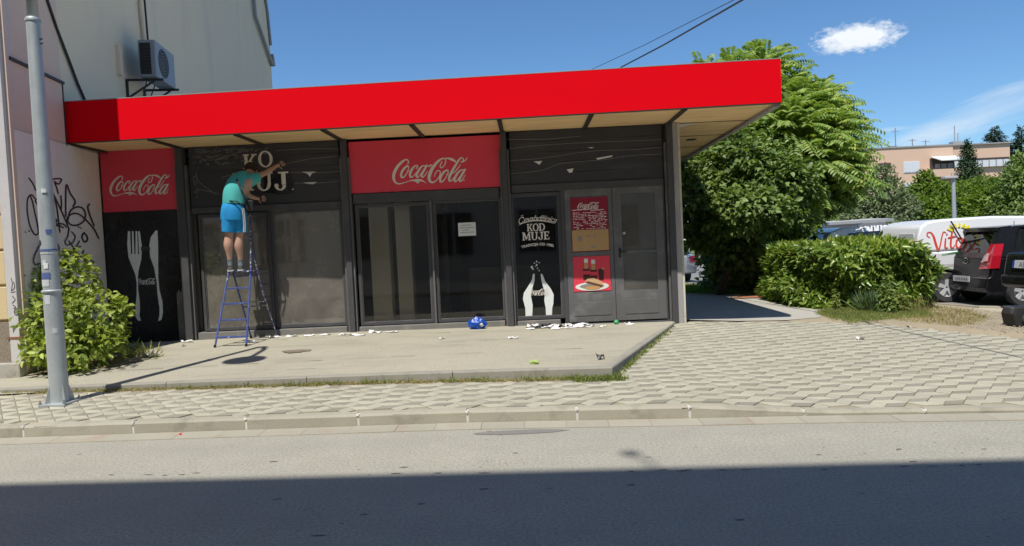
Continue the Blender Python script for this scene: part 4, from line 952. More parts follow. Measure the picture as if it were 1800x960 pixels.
# ---------------------------------------------------------------- building across the street (behind the camera): its shadow lies on the road
ob = thing('street_building', (0, -2.6, 0), 'tall cream apartment block across the street that throws its shadow over the road', 'building')
ang = -.045; RATIO = math.tan(SUN_EL) / SY
H_ = 14.4; yo = 4.98 - H_ / RATIO
def obx(name, x0, x1, y0, y1, za, zb, mat, par=ob):
    m = MB(); c, s = math.cos(ang), math.sin(ang)
    m.hexa([(x * c - y * s, yo + x * s + y * c, z) for z in (za, zb) for x, y in ((x0, y0), (x1, y0), (x1, y1), (x0, y1))]); return m.build(name, mat, par)
mt['opp'] = M('opposite_wall', (.80, .73, .60), .9, .06, 1)
obx('wall', -34, 30, -9, 0, -.1, H_ - .3, mt['opp']); obx('cornice', -34.2, 30.2, -9.2, .0, H_ - .295, H_, mt['opp'])
for i in range(-8, 9):
    for j in range(4):
        x = i * 3.0 + .4; w = obx('window', x - .75, x + .75, .005, .03, 1.3 + j * 3.2, 3.0 + j * 3.2, mt['trim'])
        obx('pane', x - .65, x - .05, .031, .04, 1.4 + j * 3.2, 2.9 + j * 3.2, mt['black_gloss'], w); obx('pane', x + .05, x + .65, .031, .04, 1.4 + j * 3.2, 2.9 + j * 3.2, mt['black_gloss'], w)
sheet('far_pavement', mt['path'], np.linspace(-60, 60, 13), [-9, -5, -1.2], lambda x, y: .10)
# small bracket lamp on its roof edge, its shadow falls on the sunlit lane
p = onz(1108, 797, 0); q = onz(1168, 836, 0)
lift = lambda v, h: Vector((v.x - h / math.tan(SUN_EL) * SX, v.y - h / math.tan(SUN_EL) * SY, h))
a = lift(p, H_ + .85); b = lift(q, H_ + .05)
t = thing('roof_lamp', b, 'small bracket lamp on the roof edge across the street that shadows the lane', 'lamp')
m = MB(); m.tube([b, b.lerp(a, .5) + Vector((0, 0, .1)), a], .016, 6); m.build('arm', mt['galv'], t)
m = MB(); m.blob(a, (.06, .10, .04), 10, 6); m.build('lamp_head', mt['galv'], t, smooth='all')

# ---------------------------------------------------------------- street lamp
pb = Vector((-5.17, 7.60, zs(-5.17, 7.6)))
lamp = thing('street_lamp', pb, 'tall galvanised street lamp post with stickers in front of the graffiti wall', 'street lamp')
pz = lambda py: at(57 + (103 - 57) * (py - 20) / 692, py, 7.6).z
zf = pz(511); zt_ = pz(35)
m = MB(); m.lathe(pb, [(.095, .02), (.092, .3), (.088, zf - pb.z)], 20); m.build('lower_tube', mt['galv'], lamp, smooth=True)
m = MB(); m.lathe((pb.x, pb.y, 0), [(.083, zf), (.076, pz(300)), (.066, zt_)], 20); m.build('upper_tube', mt['galv'], lamp, smooth=True)
m = MB(); m.lathe((pb.x, pb.y, 0), [(.098, zf - .02), (.103, zf - .012), (.103, zf), (.092, zf + .01)], 20); m.build('flange', mt['galv'], lamp, smooth=True)
m = MB(); m.lathe((pb.x, pb.y, 0), [(.074, zt_ - .02), (.077, zt_), (.066, zt_ + .02)], 20); m.build('collar', mt['galv'], lamp, smooth=True)
m = MB(); m.tube([(pb.x, pb.y, zt_), (pb.x, pb.y, 6.0), (pb.x + .04, pb.y - .08, 6.17), (pb.x + .12, pb.y - .4, 6.25), (pb.x + .19, pb.y - .85, 6.05)], [.056, .05, .045, .04, .04], 12); m.build('arm', mt['galv'], lamp, smooth='all')
hd = Vector((pb.x + .21, pb.y - 1.02, 5.9)); m = MB(); m.lathe(hd, [(.05, .16), (.10, .13), (.28, .02), (.285, 0), (.27, -.02), (.0, -.05)], 28); m.build('lamp_head', mt['galv'], lamp, smooth=True)
m = MB(); m.box(pb.x - .145, pb.x + .145, pb.y - .145, pb.y + .145, pb.z - .005, pb.z + .022); m.build('base_plate', mt['galv'], lamp, bevel=.004)
for k in range(4):
    a_ = math.pi / 4 + .15 + k * math.pi / 2; d = Vector((math.cos(a_), math.sin(a_), 0)); nn = Vector((-d.y, d.x, 0)) * .005
    m = MB(); P = [pb + d * .082 + Vector((0, 0, .022)), pb + d * .145 + Vector((0, 0, .022)), pb + d * .138 + Vector((0, 0, .06)), pb + d * .082 + Vector((0, 0, .25))]
    m.prism([p - nn for p in P], nn * 2); m.build('gusset', mt['galv'], lamp)
    m = MB(); bp = pb + Vector((.13 * (1 if k in (0, 3) else -1), .13 * (1 if k < 2 else -1), .02)); m.lathe(bp, [(.016, 0), (.016, .022), (.009, .023), (.009, .045)], 6); m.build('bolt', mt['zinc'], lamp)
def wrap(name, py0, py1, a0, a1, mat, r=.086):
    za, zb = pz(py1), pz(py0); n = 8; R = []
    vs = []
    for i in range(n + 1):
        an = math.radians(a0 + (a1 - a0) * i / n); vs += [(pb.x + r * math.cos(an), pb.y + r * math.sin(an), za), (pb.x + r * math.cos(an), pb.y + r * math.sin(an), zb)]
    m = MB(); m.add(vs, [(2 * i, 2 * i + 2, 2 * i + 3, 2 * i + 1) for i in range(n)]); m.build(name, mat, lamp)
wrap('band', 438, 441, -190, 10, mt['sticker_blue']); wrap('band', 444, 446, -190, 10, mt['sticker'])
wrap('blue_sticker', 479, 490, -160, -60, mt['sticker_blue']); wrap('sticker', 491, 503, -150, -70, mt['sticker'], .0866)
wrap('sticker', 457, 466, -110, -80, mt['sticker']); wrap('sticker', 518, 534, -110, -70, mt['sticker'], .0905); wrap('sticker', 576, 585, -70, -40, mt['sticker'], .0915)
wrap('blue_sticker', 422, 431, -150, -115, mt['black']); wrap('sticker', 404, 411, -70, -30, mt['sticker_blue']); wrap('sticker', 333, 340, -80, -50, mt['paper'])
wrap('round_sticker', 462, 472, -100, -70, mt['paper'], .0872)
m = MB()
for py in (70, 78): z = pz(py); m.tube([(pb.x + .06, pb.y, z), (pb.x + .10, pb.y - .02, z)], .008, 5)
tag(m.build('strap_end', mt['batten'], lamp), kind='stuff')

# ---------------------------------------------------------------- stepladder
lad = thing('stepladder', ont(433, 609), 'paint spattered blue steel stepladder under the working man', 'ladder')
lblue = M('ladder_blue', (.045, .075, .26), .55, .2, 5, .2, 60, stain=(.6, .6, .6), samt=.95, sscale=26, slo=.60, shi=.66, coat=.0)
ltop = M('ladder_spattered', (.05, .06, .16), .6, .2, 5, .2, 60, stain=(.6, .6, .6), samt=.95, sscale=30, slo=.52, shi=.58)
zt0 = .235
FLb, FRb = ont(378, 611), ont(433, 609); FLb.z += .01; FRb.z += .01
RRb = at(487, 588, 11.5); RRb.z = tzz(RRb.x, 11.5) + .012; RLb = at(441, 590, 11.5); RLb.z = tzz(RLb.x, 11.5) + .012
Yt = 11.12
FLt, FRt = at(402, 478, Yt), at(441, 470, Yt); FRh = at(440, 378, Yt + .12)
FLh = at(402, 382, Yt + .12)
def part_tube(name, pts, r, mat=lblue, par=lad, n=8): m = MB(); m.tube(pts, r, n); return m.build(name, mat, par, smooth=True)
part_tube('rail', [FLb, FLt], .015); part_tube('rail', [FRb, FRt], .015)
part_tube('handrail', [FLt, FLh, FLh.lerp(FRh, .08) + Vector((0, 0, .03)), FLh.lerp(FRh, .92) + Vector((0, 0, .03)), FRh, FRt], .013, ltop)
hinge = FRt.lerp(FRh, .28); hl = FLt.lerp(FLh, .28)
part_tube('rear_rail', [FRt.lerp(FRh, .42), FRt.lerp(RRb, .5) + Vector((0, 0, .1)), RRb], .013, ltop); part_tube('rear_rail', [hl, RLb], .013, lblue)
for py in (507.5, 534, 561.5, 590):
    z = at(410, py, 10.9).z; k = (z - FLb.z) / (FLt.z - FLb.z); a = FLb.lerp(FLt, k); k = (z - FRb.z) / (FRt.z - FRb.z); b = FRb.lerp(FRt, k)
    m = MB(); m.obox((a + b) / 2 + Vector((0, .02, 0)), (b - a) / 2, (0, .035, 0), (0, 0, .012)); m.build('rung', lblue, lad, bevel=.003)
zp = at(420, 477.5, Yt).z; a = FLt.copy(); b = FRt.copy(); a.z = b.z = zp
m = MB(); m.obox((a + b) / 2 + Vector((.02, .08, 0)), (b - a) / 2 * 1.1, (0, .15, 0), (0, 0, .012)); m.build('platform', ltop, lad, bevel=.003)
a = hl.lerp(RLb, .25); b = hinge.lerp(RRb, .25); part_tube('rear_brace', [a, b], .009, lblue); a = hl.lerp(RLb, .62); b = hinge.lerp(RRb, .62); part_tube('rear_brace', [a, b], .009, ltop)
part_tube('spreader', [FRb.lerp(FRt, .55), hinge.lerp(RRb, .58)], .006, ltop)
for p in (FLb, FRb, RLb, RRb): m = MB(); m.lathe(p, [(.02, -.012), (.02, .03)], 8); m.build('foot', mt['black'], lad)

# ---------------------------------------------------------------- the man
skin, ntk, pk = nodes_of('skin'); pk.inputs['Base Color'].default_value = (.50, .30, .215, 1); pk.inputs['Roughness'].default_value = .55
pk.inputs['Subsurface Weight'].default_value = .08; pk.inputs['Subsurface Scale'].default_value = .02
ntk.links.new(mixc(ntk, noise(ntk, 9, coord='World'), (.44, .25, .18), (.56, .35, .26)), pk.inputs['Base Color'])
shirt_m = M('shirt_turquoise', (.07, .42, .40), .9, .08, 5, .3, 30, grain=.04)
short_m = M('shorts_blue', (.012, .28, .62), .85, .08, 5, .3, 30, stain=(.01, .16, .42), samt=.5, sscale=6, grain=.04)
sock_m = M('sock_grey', (.12, .15, .17), .95, .2, 30, .4, 90); shoe_m = M('shoe_dark', (.06, .06, .07), .8, .3, 20, .2, 60); sole_m = M('sole_white', (.68, .68, .66), .7, .1, 8, .05)
hair_m = M('hair_brown', (.035, .022, .015), .8, .3, 50, .5, 120)
yL, yR = 11.02, 11.08
J = {}
def jt(n, px, py, Y, r): J[n] = (at(px, py, Y), r)
jt('pelvis', 411, 369, 11.04, .150); jt('waist', 412, 352, 11.05, .150); jt('chest', 419, 330, 11.08, .165); jt('neckb', 431, 313, 11.17, .085)
jt('neck', 436, 307, 11.25, .062); jt('head', 441, 301, 11.34, .088); jt('crown', 446, 295, 11.42, .070)
jt('hipL', 403, 378, 11.0, .100); jt('hipR', 421, 378, 11.08, .100)
jt('kneeuL', 403, 404, 11.0, .078); jt('kneeL', 403, 414, 11.0, .068); jt('calfL', 401, 431, 10.98, .080); jt('shinL', 403, 447, 11.0, .048); jt('ankleL', 405, 462, 11.02, .036); jt('heelL', 405, 470, 11.0, .036); jt('toeL', 407, 473, 10.9 + .30, .03)
jt('kneeuR', 421, 404, 11.07, .078); jt('kneeR', 420, 414, 11.07, .068); jt('calfR', 419, 432, 11.05, .080); jt('shinR', 422, 448, 11.07, .048); jt('ankleR', 423, 463, 11.09, .036); jt('heelR', 423, 471, 11.06, .036); jt('toeR', 426, 473, 11.26, .03)
jt('shR', 441, 317, 11.10, .068); jt('uaR', 453, 310, 11.2, .052); jt('elR', 465, 305, 11.3, .044); jt('faR', 475, 299, 11.4, .042); jt('wrR', 486, 292, 11.5, .027); jt('paR', 491, 290, 11.55, .033)
jt('shL', 424, 319, 11.26, .068); jt('uaL', 431, 332, 11.36, .050); jt('elL', 437, 344, 11.40, .043); jt('faL', 445, 347, 11.45, .038); jt('wrL', 452, 349, 11.5, .026); jt('paL', 457, 349, 11.53, .032)
EDG = [('pelvis', 'waist'), ('waist', 'chest'), ('chest', 'neckb'), ('neckb', 'neck'), ('neck', 'head'), ('head', 'crown'), ('pelvis', 'hipL'), ('pelvis', 'hipR')]
for s in 'LR':
    for c_ in (['hip', 'kneeu', 'knee', 'calf', 'shin', 'ankle', 'heel', 'toe'],): EDG += [(a + s, b + s) for a, b in zip(c_, c_[1:])]
    EDG.append(('chest', 'sh' + s)); c_ = ['sh', 'ua', 'el', 'fa', 'wr', 'pa']; EDG += [(a + s, b + s) for a, b in zip(c_, c_[1:])]
man = thing('person', (J['pelvis'][0].x, 11.05, zp + .012), 'man in turquoise shirt and blue shorts on the ladder scraping letters off the boards', 'person')
names = list(J); V = [J[n][0] for n in names]; R_ = [J[n][1] for n in names]; E_ = [(names.index(a), names.index(b)) for a, b in EDG]; roots = [0]
def finger_chain(base, dirv, side, up, L, curl, r, start):
    """three phalanges, its own chain rooted inside the palm"""
    pts = [base]; d = dirv.copy()
    for k, f in enumerate((.42, .33, .25)):
        pts.append(pts[-1] + d * L * f); d = (d + up * curl).normalized()
    b = len(V); roots.append(b)
    for i, p in enumerate(pts): V.append(p); R_.append(r * (1 - .12 * i))
    for i in range(3): E_.append((b + i, b + i + 1))
for s, f, curl in (('R', Vector((.75, .35, .45)), .25), ('L', Vector((.9, .4, .0)), .3)):
    pa = J['pa' + s][0]; wr = J['wr' + s][0]; f = f.normalized(); wallw = Vector((0, 1, 0)); sd_ = f.cross(wallw).normalized(); upv = wallw
    base = pa + f * .02
    for k, (o, L) in enumerate(((-.030, .072), (-.010, .082), (.010, .078), (.029, .062))):
        dd = (f + sd_ * (o * 7)).normalized(); finger_chain(base + sd_ * o, dd, sd_, upv, L, curl, .0095, 0)
    finger_chain(pa - f * .02 - sd_ * .028, (f * .5 - sd_ * .9).normalized(), sd_, upv, .06, curl * .6, .0105, 0)
me = bpy.data.meshes.new('body'); me.from_pydata([tuple(v) for v in V], E_, []); me.materials.append(skin)
body = link_mesh('body', me, man)
sk = body.modifiers.new('skin', 'SKIN'); sk.use_smooth_shade = True
for i, r in enumerate(R_): body.data.skin_vertices[0].data[i].radius = (r, r)
for r in roots: body.data.skin_vertices[0].data[r].use_root = True
ss = body.modifiers.new('sub', 'SUBSURF'); ss.levels = 2; ss.render_levels = 2
def cloth(name, path, mat, par=man, n=18, wr=.02, cap=False, thick=.004):
    """path of (centre, radius side, radius depth); side axis given by picture right"""
    R = []
    for i, (c, ra, rb) in enumerate(path):
        t = (path[min(i + 1, len(path) - 1)][0] - path[max(i - 1, 0)][0]).normalized()
        sx = Vector((1, .1, 0)); sx = (sx - t * sx.dot(t)).normalized(); sy = t.cross(sx); ring = []
        for k in range(n):
            a = 2 * math.pi * k / n; w = 1 + wr * math.sin(3 * a + i * .9) + wr * .7 * math.sin(7 * a - i * 1.3)
            ring.append(c + (sx * ra * math.cos(a) + sy * rb * math.sin(a)) * w)
        R.append(ring)
    m = MB(); m.rings(R, cap); o = m.build(name, mat, par, smooth='all')
    so = o.modifiers.new('thick', 'SOLIDIFY'); so.thickness = thick; s2 = o.modifiers.new('sub', 'SUBSURF'); s2.levels = 1; s2.render_levels = 2
    return o
A = lambda px, py, Y: at(px, py, Y)
cloth('shirt', [(A(412.5, 361, 11.04), .185, .165), (A(412.5, 352, 11.05), .188, .175), (A(413, 340, 11.06), .185, .18), (A(418, 328, 11.09), .185, .175), (A(424, 318, 11.13), .175, .16), (A(430, 310.5, 11.19), .12, .12), (A(433, 308, 11.23), .075, .08)], shirt_m, wr=.025)
cloth('sleeve', [(A(432, 321, 11.12), .11, .11), (A(441, 317, 11.12), .105, .10), (A(449, 313, 11.17), .090, .088), (A(454, 311, 11.21), .078, .078)], shirt_m, wr=.04)
cloth('sleeve', [(A(420, 321, 11.24), .10, .10), (A(426, 326, 11.31), .085, .085), (A(432, 334, 11.37), .075, .075)], shirt_m, wr=.04)
cloth('shorts', [(A(412, 357, 11.04), .165, .15), (A(411, 366, 11.04), .188, .185), (A(410, 378, 11.04), .197, .19), (A(410, 388, 11.04), .196, .175)], short_m, wr=.025)
cloth('shorts_leg', [(A(404, 378, 11.0), .10, .15), (A(402.5, 392, 11.0), .115, .13), (A(402, 409, 11.0), .105, .115)], short_m, wr=.04)
cloth('shorts_leg', [(A(418, 378, 11.08), .12, .15), (A(420.5, 392, 11.08), .115, .13), (A(421.5, 410, 11.08), .108, .115)], short_m, wr=.04)
m = MB(); P = [A(428.5, 366, 10.93), A(430.5, 380, 10.955), A(431.5, 395, 10.985), A(431, 408, 11.0)]
for dx in (-.018, .006):
    m.tube([p + Vector((dx, -.02, 0)) for p in P], .007, 5)
tag(m.build('side_stripe', sole_m, man, smooth=True), kind='stuff')
for s in 'LR':
    a = J['ankle' + s][0]; t_ = J['toe' + s][0]; h = J['heel' + s][0]
    cloth('sock', [(J['shin' + s][0].lerp(a, .55), .046, .046), (a + Vector((0, 0, .01)), .044, .044), (h + Vector((0, 0, .01)), .042, .046)], sock_m, wr=.02, n=12)
    zz = zp + .013; cx, cy = h.x, h.y; d = Vector((t_.x - h.x, t_.y - h.y, 0)).normalized(); sd_ = Vector((d.y, -d.x, 0)); m = MB(); ms = MB(); R = []; R2 = []
    for k, (u, w, hh) in enumerate(((-.06, .028, .05), (-.03, .040, .075), (.03, .043, .08), (.09, .046, .062), (.15, .046, .048), (.19, .036, .036), (.205, .02, .025))):
        c = Vector((cx, cy, zz)) + d * u
        R.append([c + sd_ * w * math.cos(q) * (1 if q < 3.2 else 1) + Vector((0, 0, max(.012, hh * math.sin(q)))) if math.sin(q) > 0 else c + sd_ * w * math.cos(q) + Vector((0, 0, .014)) for q in [2 * math.pi * i / 12 for i in range(12)]])
        R2.append([c + sd_ * (w + .005) * x + Vector((0, 0, z)) for x, z in ((-1, 0), (1, 0), (1, .024), (-1, .024))])
    m.rings(R); sh = m.build('shoe', shoe_m, man, smooth='all'); ms.rings(R2); ms.build('sole', sole_m, sh)
hc = J['head'][0]; m = MB(); m.blob(hc.lerp(J['crown'][0], .5) + Vector((-.01, -.02, .015)), (.108, .112, .105), 14, 9, .03); m.build('hair', hair_m, man, smooth='all')
m = MB(); m.blob(hc + Vector((.095, -.01, -.01)), (.014, .024, .034), 8, 6); m.build('ear', skin, man, smooth='all')
m = MB(); m.blob(hc + Vector((.03, .10, -.03)), (.016, .028, .022), 8, 6); m.build('nose', skin, man, smooth='all')
bag = thing('shoulder_bag', A(438, 378, 11.1), 'small black shoulder bag worn across the back of the man on the ladder', 'bag')
m = MB(); S = [A(413, 311, 11.02), A(418, 320, 10.905), A(424, 334, 10.87), A(430, 348, 10.88), A(436, 356, 11.0)]
R = [[p + Vector((x * .014, y, x * .007)) for x, y in ((-1, -.004), (1, -.004), (1, .002), (-1, .002))] for p in S]; m.rings(R); m.build('strap', mt['black'], bag)
m = MB(); c = A(438, 362, 11.04); m.obox(c, (.05, .02, 0), (-.03, .05, 0), (.005, 0, .085)); m.build('pouch', mt['black'], bag, bevel=.015)
m = MB(); m.tube([A(395, 357, 10.97), A(405, 353, 10.87), (A(416, 354, 10.86)), A(427, 362, 10.90), A(434, 368, 10.98)], .010, 6); m.build('belt_strap', mt['black'], bag, smooth=True)
# ---------------------------------------------------------------- vegetation
L_bush = leafmat('leaf_lime', (.15, .22, .03), (.50, .56, .13), (.10, .15, .02), .35, .45)
L_linden = leafmat('leaf_linden', (.10, .155, .04), (.28, .38, .11), None, .3, .5)
L_ail = leafmat('leaf_ailanthus', (.20, .30, .07), (.42, .52, .15), (.58, .52, .10), .35, .42)
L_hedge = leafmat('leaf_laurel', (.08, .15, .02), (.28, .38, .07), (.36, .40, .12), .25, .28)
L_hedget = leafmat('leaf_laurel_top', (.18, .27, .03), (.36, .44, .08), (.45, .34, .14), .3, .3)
L_far = leafmat('leaf_far', (.10, .17, .02), (.20, .29, .035), None, .35, .6, .5)
L_silver = leafmat('leaf_silver', (.12, .17, .08), (.26, .30, .17), (.45, .42, .30), .3, .6, .6)
L_con = leafmat('leaf_conifer', (.02, .045, .02), (.045, .08, .03), None, .1, .7, .5)
L_cyp = leafmat('leaf_cypress', (.025, .06, .02), (.07, .12, .04), None, .1, .7, .8)
L_grass = leafmat('grass_blade', (.17, .22, .05), (.30, .34, .10), (.48, .42, .22), .3, .7)
L_dry = leafmat('dry_grass', (.35, .29, .13), (.50, .42, .22), (.2, .24, .06), .3, .8)
L_yucca = leafmat('yucca_leaf', (.10, .17, .07), (.22, .29, .14), None, .2, .45)
bark = M('bark', (.10, .075, .055), .95, .25, 8, .8, 30)
twig = M('twig', (.09, .07, .04), .9, .2, 8, .3, 30)
def crown(name, lobes, n, L, mat, par, up=.7, shell=.45, droop=.15, wr=.55, out=.8, lv=.25, flat=None):
    w = np.array([l[1][0] * l[1][2] for l in lobes]); w = w / w.sum(); idx = rng.choice(len(lobes), n, p=w)
    c = np.array([list(l[0]) for l in lobes])[idx]; r = np.array([list(l[1]) for l in lobes])[idx]
    u = rdir(n); rad = (rng.random(n) ** (1 / 3)) * (1 - shell) + shell * (1 - .28 * rng.random(n) ** 2)
    bump = 1 + .16 * np.sin(u[:, 0] * 9 + c[:, 0] * 5) * np.sin(u[:, 2] * 8 + c[:, 2] * 7) + .10 * np.sin(u[:, 1] * 17 + u[:, 2] * 13)
    P = c + u * r * (rad * bump)[:, None]
    D = unit(u * out + rdir(n) * .8 + np.array([0, 0, -.25])); N = unit(rdir(n) * .55 + np.array([0, 0, up]) + u * .5)
    o = leaves(name, P, D, N, L * (1 - lv + 2 * lv * rng.random(n)), L * wr * (.8 + .4 * rng.random(n)), mat, par, droop=droop)
    return tag(o, kind='stuff')
def limbs(name, base, tips, r0, par, mat=bark, split=.35):
    m = MB(); base = Vector(base)
    top = sum((Vector(t) for t in tips), Vector()) / len(tips); fork = base.lerp(top, split); fork.z = base.z + (min(t[2] for t in tips) - base.z) * split * 1.3
    m.tube([base, base.lerp(fork, .5) + Vector((random.uniform(-.05, .05), 0, 0)), fork], [r0, r0 * .85, r0 * .75], 9)
    for t in tips:
        t = Vector(t); mid = fork.lerp(t, .5) + Vector((random.uniform(-.1, .1), random.uniform(-.1, .1), (t - fork).length * .12))
        m.tube([fork - Vector((0, 0, .03)), mid, t], [r0 * .6, r0 * .38, r0 * .12], 6)
    return m.build(name, mat, par, smooth='all')
def lobe(px, py, Y, rx, rz, ry=None): p = at(px, py, Y); return (p, (rx, ry or rx, rz))

# bush by the lamp post
zB = .2
bb = onz(120, 640, zB)
bush = thing('bush', (bb.x, bb.y, zB), 'bright lime green bush behind the street lamp against the white panel', 'bush')
BLb = [lobe(128, 490, 9.75, .34, .38), lobe(100, 560, 9.3, .42, .42), lobe(165, 560, 9.6, .42, .42), lobe(85, 610, 9.1, .32, .25), lobe(185, 600, 9.6, .30, .25), lobe(135, 610, 9.2, .5, .28), lobe(60, 490, 9.5, .12, .16), lobe(215, 545, 9.7, .10, .18), lobe(45, 490, 9.3, .10, .07), lobe(120, 455, 9.8, .12, .14)]
tag(crown('crown', BLb, 2700, .092, L_bush, bush, up=.55, shell=.15, wr=.62, lv=.35))
limbs('stem', (bb.x, bb.y + .1, zB), [l[0] for l in BLb[:8]], .022, bush, twig, .12)
m = MB()
for k in range(12):
    a = random.choice(BLb)[0]; m.tube([(bb.x + random.uniform(-.3, .4), bb.y + .1, zB), Vector(a) + Vector((random.uniform(-.2, .2), 0, -.2)), Vector(a)], [.008, .006, .003], 4)
tag(m.build('twigs', twig, bush), kind='stuff')
soil = [ont(px, py) for px, py in ((40, 662), (110, 655), (205, 645), (262, 632), (250, 618), (215, 612), (120, 610), (40, 625))]
poly_sheet('soil_patch', mt['earth'], [(p.x, p.y, tzz(p.x, p.y) + .012) for p in soil])
poly_sheet('side_ground', mt['path'], [(-20, 7.3, .155), (-7.9, 8.2, .16), (-5.9, 8.2, .17), (-5.9, 8.5, .17), (-6.6, 9.7, .17), (-20, 9.7, .17)])

# blades of grass and weeds
def blades(name, pts, h, w, mat, lean=.5, per=6, spread=.03, kind='stuff', label=None, par=None):
    P = np.repeat(np.array(pts), per, 0); n = len(P); P = P + np.concatenate([rng.normal(0, spread, (n, 2)), np.zeros((n, 1))], 1)
    D = unit(rdir(n) * lean + np.array([0, 0, 1])); N = unit(np.cross(D, rdir(n)))
    o = leaves(name, P, D, N, h * (.5 + rng.random(n)), w * (.6 + .8 * rng.random(n)), mat, par, droop=.25); tag(o, kind=kind); return o
pts = []; ptd = []
for q in range(1500):
    x = random.uniform(-6.3, .9); d = .35 + .65 * (math.sin(x * 3.1) * .5 + .5) * (math.sin(x * 7.7 + 1) * .5 + .5)
    y = te(x) - abs(random.gauss(.01, .03))
    (pts if random.random() < .14 * d + (.6 if x > .35 else 0) else ptd).append((x, y, zs(x, y) - .005))
for q in range(170):
    x = random.uniform(.87, 2.2); 
    if random.random() < 1.2 - (x - .87) * .8: y = te(x) - abs(random.gauss(.02, .03)); pts.append((x + .02, y, zs(x, y) - .005))
for q in range(120): x = random.uniform(.45, .98); y = 7.66 - abs(random.gauss(0, .05)); pts.append((x, y, zs(x, y) - .005))
blades('edge_weeds', pts, .055, .009, L_grass, 1.0, 5, .02)
blades('dry_weeds', ptd, .024, .009, L_dry, 1.8, 6, .022)
for px, py in ((520, 668), (575, 672), (600, 668), (655, 668), (800, 652), (852, 654), (925, 650), (960, 652)):
    p = onz(px, py, .17); n = 40; blades('weeds', [(p.x + random.gauss(0, .05), te(p.x) - .03 - abs(random.gauss(0, .02)), .16) for _ in range(9)], .05, .009, L_grass, .9, 3, .02)
gp_ = [onz(random.uniform(25, 95), random.uniform(655, 672), .17) for _ in range(120)]
blades('corner_grass', [(p.x, p.y, .165) for p in gp_], .06, .009, L_grass, .9, 6, .03)
gp_ = [ont(random.gauss(225, 20), random.gauss(622, 6)) for _ in range(90)]
blades('cut_weeds', [(p.x, p.y, p.z) for p in gp_], .13, .02, leafmat('cut_leaf', (.22, .28, .05), (.42, .40, .16), (.25, .15, .06), .3, .7), 2.2, 4, .05)
m = MB()
for q in range(26):
    p = ont(random.gauss(215, 30), random.gauss(624, 6)); a = random.uniform(0, 3.14); L = random.uniform(.05, .2); m.tube([(p.x, p.y, p.z + .015), (p.x + L * math.cos(a), p.y + L * math.sin(a), p.z + .03)], .004, 4)
tag(m.build('cut_twigs', twig), kind='stuff')
# verge round the hedge: green and dry grass
zv = lambda x: lerp_tab(x, [(5, .235), (8.3, .13)])
def scatter(poly_px, n, z=.2):
    P = [Vector((onz(px, py, z).x, onz(px, py, z).y)) for px, py in poly_px]; out = []
    x0, x1 = min(p.x for p in P), max(p.x for p in P); y0, y1 = min(p.y for p in P), max(p.y for p in P)
    def inside(x, y):
        c = False
        for i in range(len(P)):
            a, b = P[i], P[i - 1]
            if (a.y > y) != (b.y > y) and x < (b.x - a.x) * (y - a.y) / (b.y - a.y) + a.x: c = not c
        return c
    while len(out) < n:
        x, y = random.uniform(x0, x1), random.uniform(y0, y1)
        if inside(x, y): out.append((x, y, zv(x)))
    return out
blades('verge_grass', scatter([(1436, 556), (1470, 566), (1500, 572), (1560, 564), (1640, 556), (1620, 540), (1560, 545), (1500, 543), (1460, 545)], 1500), .055, .006, L_grass, .9, 7, .04)
blades('verge_dry_grass', scatter([(1540, 562), (1600, 572), (1700, 578), (1740, 560), (1700, 546), (1640, 538), (1600, 540)], 700, .16), .05, .009, L_dry, 1.3, 5, .05)
blades('seed_grass', scatter([(1580, 552), (1625, 556), (1650, 540), (1600, 535)], 90, .17), .22, .005, L_dry, .25, 2, .03)
blades('yard_grass', scatter([(1200, 517), (1240, 519), (1310, 520), (1385, 523), (1400, 518), (1330, 508), (1200, 506)], 2600), .06, .016, leafmat('lawn', (.12, .26, .04), (.22, .38, .08), (.4, .36, .16), .35, .6), .8, 5, .05)
blades('yard_dry_grass', scatter([(1195, 512), (1260, 517), (1290, 512), (1240, 503), (1195, 500)], 300), .05, .02, L_dry, 1.1, 5, .06)
p = onz(1340, 522, .245); m = MB(); m.add([(p.x + .75 * math.cos(t) * random.uniform(.8, 1.1), p.y + .25 * math.sin(t), .256) for t in [2 * math.pi * k / 14 for k in range(14)]], [tuple(range(14))])
tag(m.build('red_soil_patch', M('red_soil', (.34, .14, .07), .98, .25, 6, .5, 40)), kind='stuff')
V_ = []
m = MB()
for x, y, z in scatter([(1560, 566), (1700, 582), (1810, 594), (1810, 548), (1700, 546), (1640, 552)], 900, .15):
    r = random.uniform(.006, .015); m.blob((x, y, z + .004), (r, r * .8, r * .6), 5, 3, .2)
tag(m.build('gravel_stones', M('pebbles', (.36, .32, .25), .9, .25, 6, .2, 40, rand=.3)), kind='stuff')

